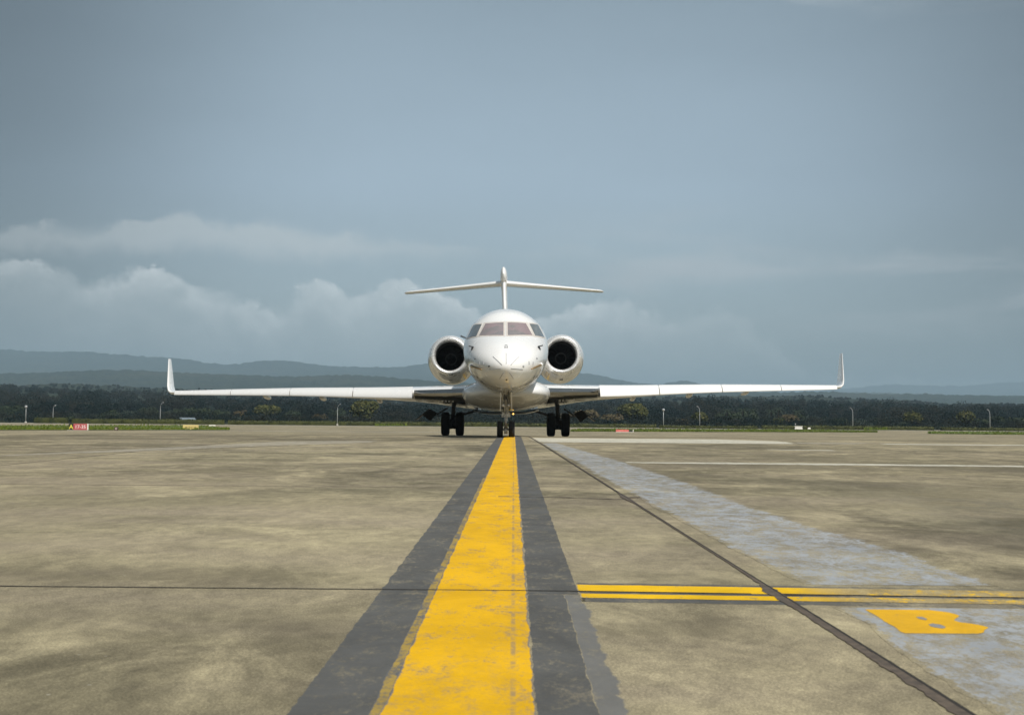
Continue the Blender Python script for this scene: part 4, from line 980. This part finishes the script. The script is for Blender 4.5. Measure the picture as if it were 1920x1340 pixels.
b = MB(); b.box((0, 24.98, 7.74), (.04, .05, .04)); jb(b, 'tail_light', M_mark, fin, smooth=False)
for s in (-1, 1):
    b = MB(); b.loft([wsec(X, 25.4+.60*X, 7.52-.030*X, 2.5-.26*X, .105-.002*X, -.02, s, 16) for X in (.1, .8, 1.6, 2.6, 3.6, 4.55)]+[wsec(4.78, 25.4+.6*4.72+.12, 7.515-.030*4.72, 1.05, .08, -.02, s, 16)]); tp = jb(b, 'tailplane', M_white, sharp=60)
    b = MB(); b.loft([wsec(X, 25.4+.60*X+o_, 7.523-.030*X, c, t__, -.02, s, 16) for X, o_, c, t__ in ((4.55, -.03, 1.50, .095), (4.82, .05, 1.2, .09), (4.94, .25, .8, .06))]); jb(b, 'tailplane_tip', M_white, tp, sharp=60)

# landing gear (stands level on the concrete)
def wheel(cx, cy, zg, r, w_, parent, hubm, name='wheel'):
    cz = zg+r-.004; k = w_/2
    prof = [(-k*.55, r*.50), (-k*.85, r*.58), (-k, r*.74), (-k*.97, r*.86), (-k*.80, r*.955), (-k*.5, r*.99), (-k*.44, r*.992), (-k*.40, r*.978), (-k*.36, r*.995), (-k*.05, r), (-k*.02, r*.985), (k*.02, r*.985), (k*.05, r), (k*.36, r*.995), (k*.40, r*.978), (k*.44, r*.992), (k*.5, r*.99), (k*.80, r*.955), (k*.97, r*.86), (k, r*.74), (k*.85, r*.58), (k*.55, r*.50)]
    b = MB(); b.lathe_x(prof, (cx, cy, cz), 48); ty = jb(b, name, M_rub, parent, roll=False, sharp=50)
    b = MB(); b.lathe_x([(-k*.4, .01), (-k*.45, r*.2), (-k*.3, r*.42), (-k*.56, r*.51), (k*.56, r*.51), (k*.3, r*.42), (k*.45, r*.2), (k*.4, .01)], (cx, cy, cz), 32); jb(b, 'rim', hubm, parent, roll=False)
# nose leg
b = MB(); y = JY; g = GN
b.tube([(.02, y+.15, 2.15), (.02, y+.03, 1.55), (.02, y, 1.18)], [.085, .085, .08], 14)
b.tube([(.02, y, 1.20), (.02, y, .78)], [.058, .055], 14)
b.tube([(.02-.17, y, g+.245), (.02+.17, y, g+.245)], [.04, .04], 10)
b.tube([(.02, y, .80), (.02, y, g+.245)], [.06, .075], 10)
b.tube([(.02, y-.06, 1.15), (.02, y-.20, .98), (.02, y-.07, .80)], [.03, .03, .03], 8)
for s in (-1, 1):
    b.tube([(.02+s*.06, y-.06, 1.62), (.02+s*.11, y-.10, 2.0)], [.03, .035], 8)
    b.tube([(.02+s*.05, y-.10, 1.22), (.02+s*.05, y-.10, 1.75)], [.018, .018], 8)
b.tube([(.02, y+.06, 1.3), (.02, y+.9, 2.0)], [.04, .04], 8)
leg = jb(b, 'nose_gear', M_grey, jet, roll=False)
b = MB(); b.box((.02, y-.03, 1.19), (.27, .16, .15), None, .85); b.box((.02, y-.05, 1.60), (.22, .10, .08)); jb(b, 'steering_collar', M_grey, leg, roll=False, smooth=False)
b = MB(); b.box((.02, y-.11, 1.86), (.12, .06, .12)); b.tube([(.02, y-.12, 1.86), (.02, y-.17, 1.86)], [.045, .04], 12); jb(b, 'gear_actuator', M_grey, leg, roll=False)
for s in (-1, 1):
    b = MB(); b.loft([[(.02+s*.155, y-.55, 1.86), (.02+s*.175, y-.55, 1.86), (.02+s*.185, y-.5, 1.30), (.02+s*.165, y-.5, 1.30)], [(.02+s*.155, y+.5, 1.90), (.02+s*.175, y+.5, 1.90), (.02+s*.185, y+.45, 1.30), (.02+s*.165, y+.45, 1.30)]]); jb(b, 'nose_gear_door', M_white, leg, roll=False, smooth=False)
    b = MB(); b.lathe_y([(-.06, .0), (-.06, .04), (-.04, .055), (.04, .05), (.06, .0)], .02+s*.088, 1.47, 16, None, y-.14); jb(b, 'landing_light', M_lens, leg, roll=False)
    wheel(.02+s*.178, y, g, .25, .185, leg, M_grey)
b = MB()
for i, (xa, za, xb, zb_) in enumerate(((-.05, 1.9, -.09, 1.3), (.07, 1.95, .10, 1.25), (-.02, 1.75, .06, 1.5), (.0, 1.3, -.08, 1.12), (.05, .95, .09, .8))):
    b.tube([(.02+xa, y-.12, za), (.02+(xa+xb)/2+.02, y-.15, (za+zb_)/2), (.02+xb, y-.1, zb_)], .009, 6)
b.tube([(.02-.03, y-.05, 1.02), (.02-.045, y-.06, .6)], .01, 6); b.tube([(.02+.03, y-.05, 1.02), (.02+.045, y-.06, .6)], .01, 6)
jb(b, 'hoses', M_mark, leg, roll=False)
b = MB(); b.lathe_x([(-.05, .05), (-.05, .075), (.05, .075), (.05, .05)], (.02, y-.08, g+.18), 16); b.box((.02, y-.05, g+.33), (.10, .08, .08)); jb(b, 'torque_link', M_grey, leg, roll=False)
# main legs
for s in (-1, 1):
    y = 16.1; gm = gz(40.7+y-JY); cx = 2.11*s; r = .475
    b = MB()
    b.tube([(cx-.04*s, y+.05, 1.75), (cx, y, .98)], [.095, .085], 14); b.tube([(cx, y, 1.0), (cx, y, gm+r)], [.075, .085], 12)
    b.tube([(cx-.30, y, gm+r), (cx+.30, y, gm+r)], [.06, .06], 10)
    b.tube([(cx-.05*s, y, 1.15), (cx-1.0*s, y+.1, 1.42)], [.05, .045], 8); b.tube([(cx+.05*s, y, 1.22), (cx+.55*s, y-.05, 1.20), (cx+.95*s, y-.1, 1.22)], [.025, .02, .02], 8)
    b.box((cx, y-.05, gm+r+.05), (.24, .22, .22), None, .7); b.box((cx, y-.08, gm+r-.13), (.10, .12, .14))
    b.tube([(cx, y-.12, .98), (cx, y-.26, .86), (cx, y-.12, gm+r+.08)], [.03, .03, .03], 8)
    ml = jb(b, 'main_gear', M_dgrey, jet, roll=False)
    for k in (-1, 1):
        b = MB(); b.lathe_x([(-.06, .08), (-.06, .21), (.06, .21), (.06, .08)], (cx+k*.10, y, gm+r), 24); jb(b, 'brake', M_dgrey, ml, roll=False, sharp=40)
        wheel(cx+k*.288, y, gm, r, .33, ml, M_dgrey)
    # outer door hanging at a slant, with its rod
    yd = y-.35
    def dp(px, py):
        p = at(948.6+(px-948.6), py, 40.7+yd-JY); return (abs(p.x+.24)*s, p.z)
    A, B_, C_, D_ = (3.42, 1.26), (2.98, 1.53), (2.72, 1.30), (3.02, 1.00)
    def V3(p, o_): return (p[0]*s, yd+o_, p[1])
    b = MB(); th = .03
    b.loft([[V3(A, 0), V3(B_, 0), V3(C_, -.0), V3(D_, 0)], [V3((A[0]+.03, A[1]+.03), .9), V3((B_[0]+.03, B_[1]+.03), .9), V3((C_[0]+.03, C_[1]+.03), .9), V3((D_[0]+.03, D_[1]+.03), .9)]]) if False else None
    # two panels meeting at a ridge
    def panel(p, q_, wy=.75):
        d = Vector((q_[0]-p[0], 0, q_[1]-p[1])); nn = Vector((-d.z, 0, d.x)).normalized()*.018
        P = [(p[0]-nn.x, 0, p[1]-nn.z), (p[0]+nn.x, 0, p[1]+nn.z), (q_[0]+nn.x, 0, q_[1]+nn.z), (q_[0]-nn.x, 0, q_[1]-nn.z)]
        return [[(a*s, yd+o_, c) for a, _, c in P] for o_ in (0, wy)]
    b.loft(panel((3.56, 1.02), (3.03, 1.46))); b.add([(C_[0]*s, yd+.25, C_[1]), (B_[0]*s+.03*s, yd+.02, B_[1]-.08), (3.30*s, yd+.02, 1.22), (3.0*s, yd+.25, .97), (C_[0]*s, yd+.28, C_[1]), (B_[0]*s+.03*s, yd+.05, B_[1]-.08), (3.30*s, yd+.05, 1.22), (3.0*s, yd+.28, .97)], [(0, 1, 2, 3), (7, 6, 5, 4), (0, 4, 5, 1), (1, 5, 6, 2), (2, 6, 7, 3), (3, 7, 4, 0)])
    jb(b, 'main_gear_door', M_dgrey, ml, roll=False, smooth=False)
    b = MB(); b.tube([(2.33*s, yd+.3, 1.50), (2.74*s, yd+.2, 1.24)], [.035, .03], 8); jb(b, 'door_rod', M_dgrey, ml, roll=False)

# ------------------------------------------------------------------ haze
b = MB(); b.box((0, 6100, 205), (15000, 12900, 418)); hz = b.build('haze', bpy.data.materials.new('haze'), smooth=False); hz['kind'] = 'stuff'
hm = hz.data.materials[0]; hm.use_nodes = True; hm.node_tree.nodes.clear(); H_ = NT(hm.node_tree)
ho = H_.n('ShaderNodeOutputMaterial'); pv = H_.n('ShaderNodeVolumePrincipled'); H_.l(pv.outputs[0], ho.inputs['Volume'])
pv.inputs['Color'].default_value = (.50, .70, .85, 1); pv.inputs['Density'].default_value = .000165; pv.inputs['Anisotropy'].default_value = 0.0
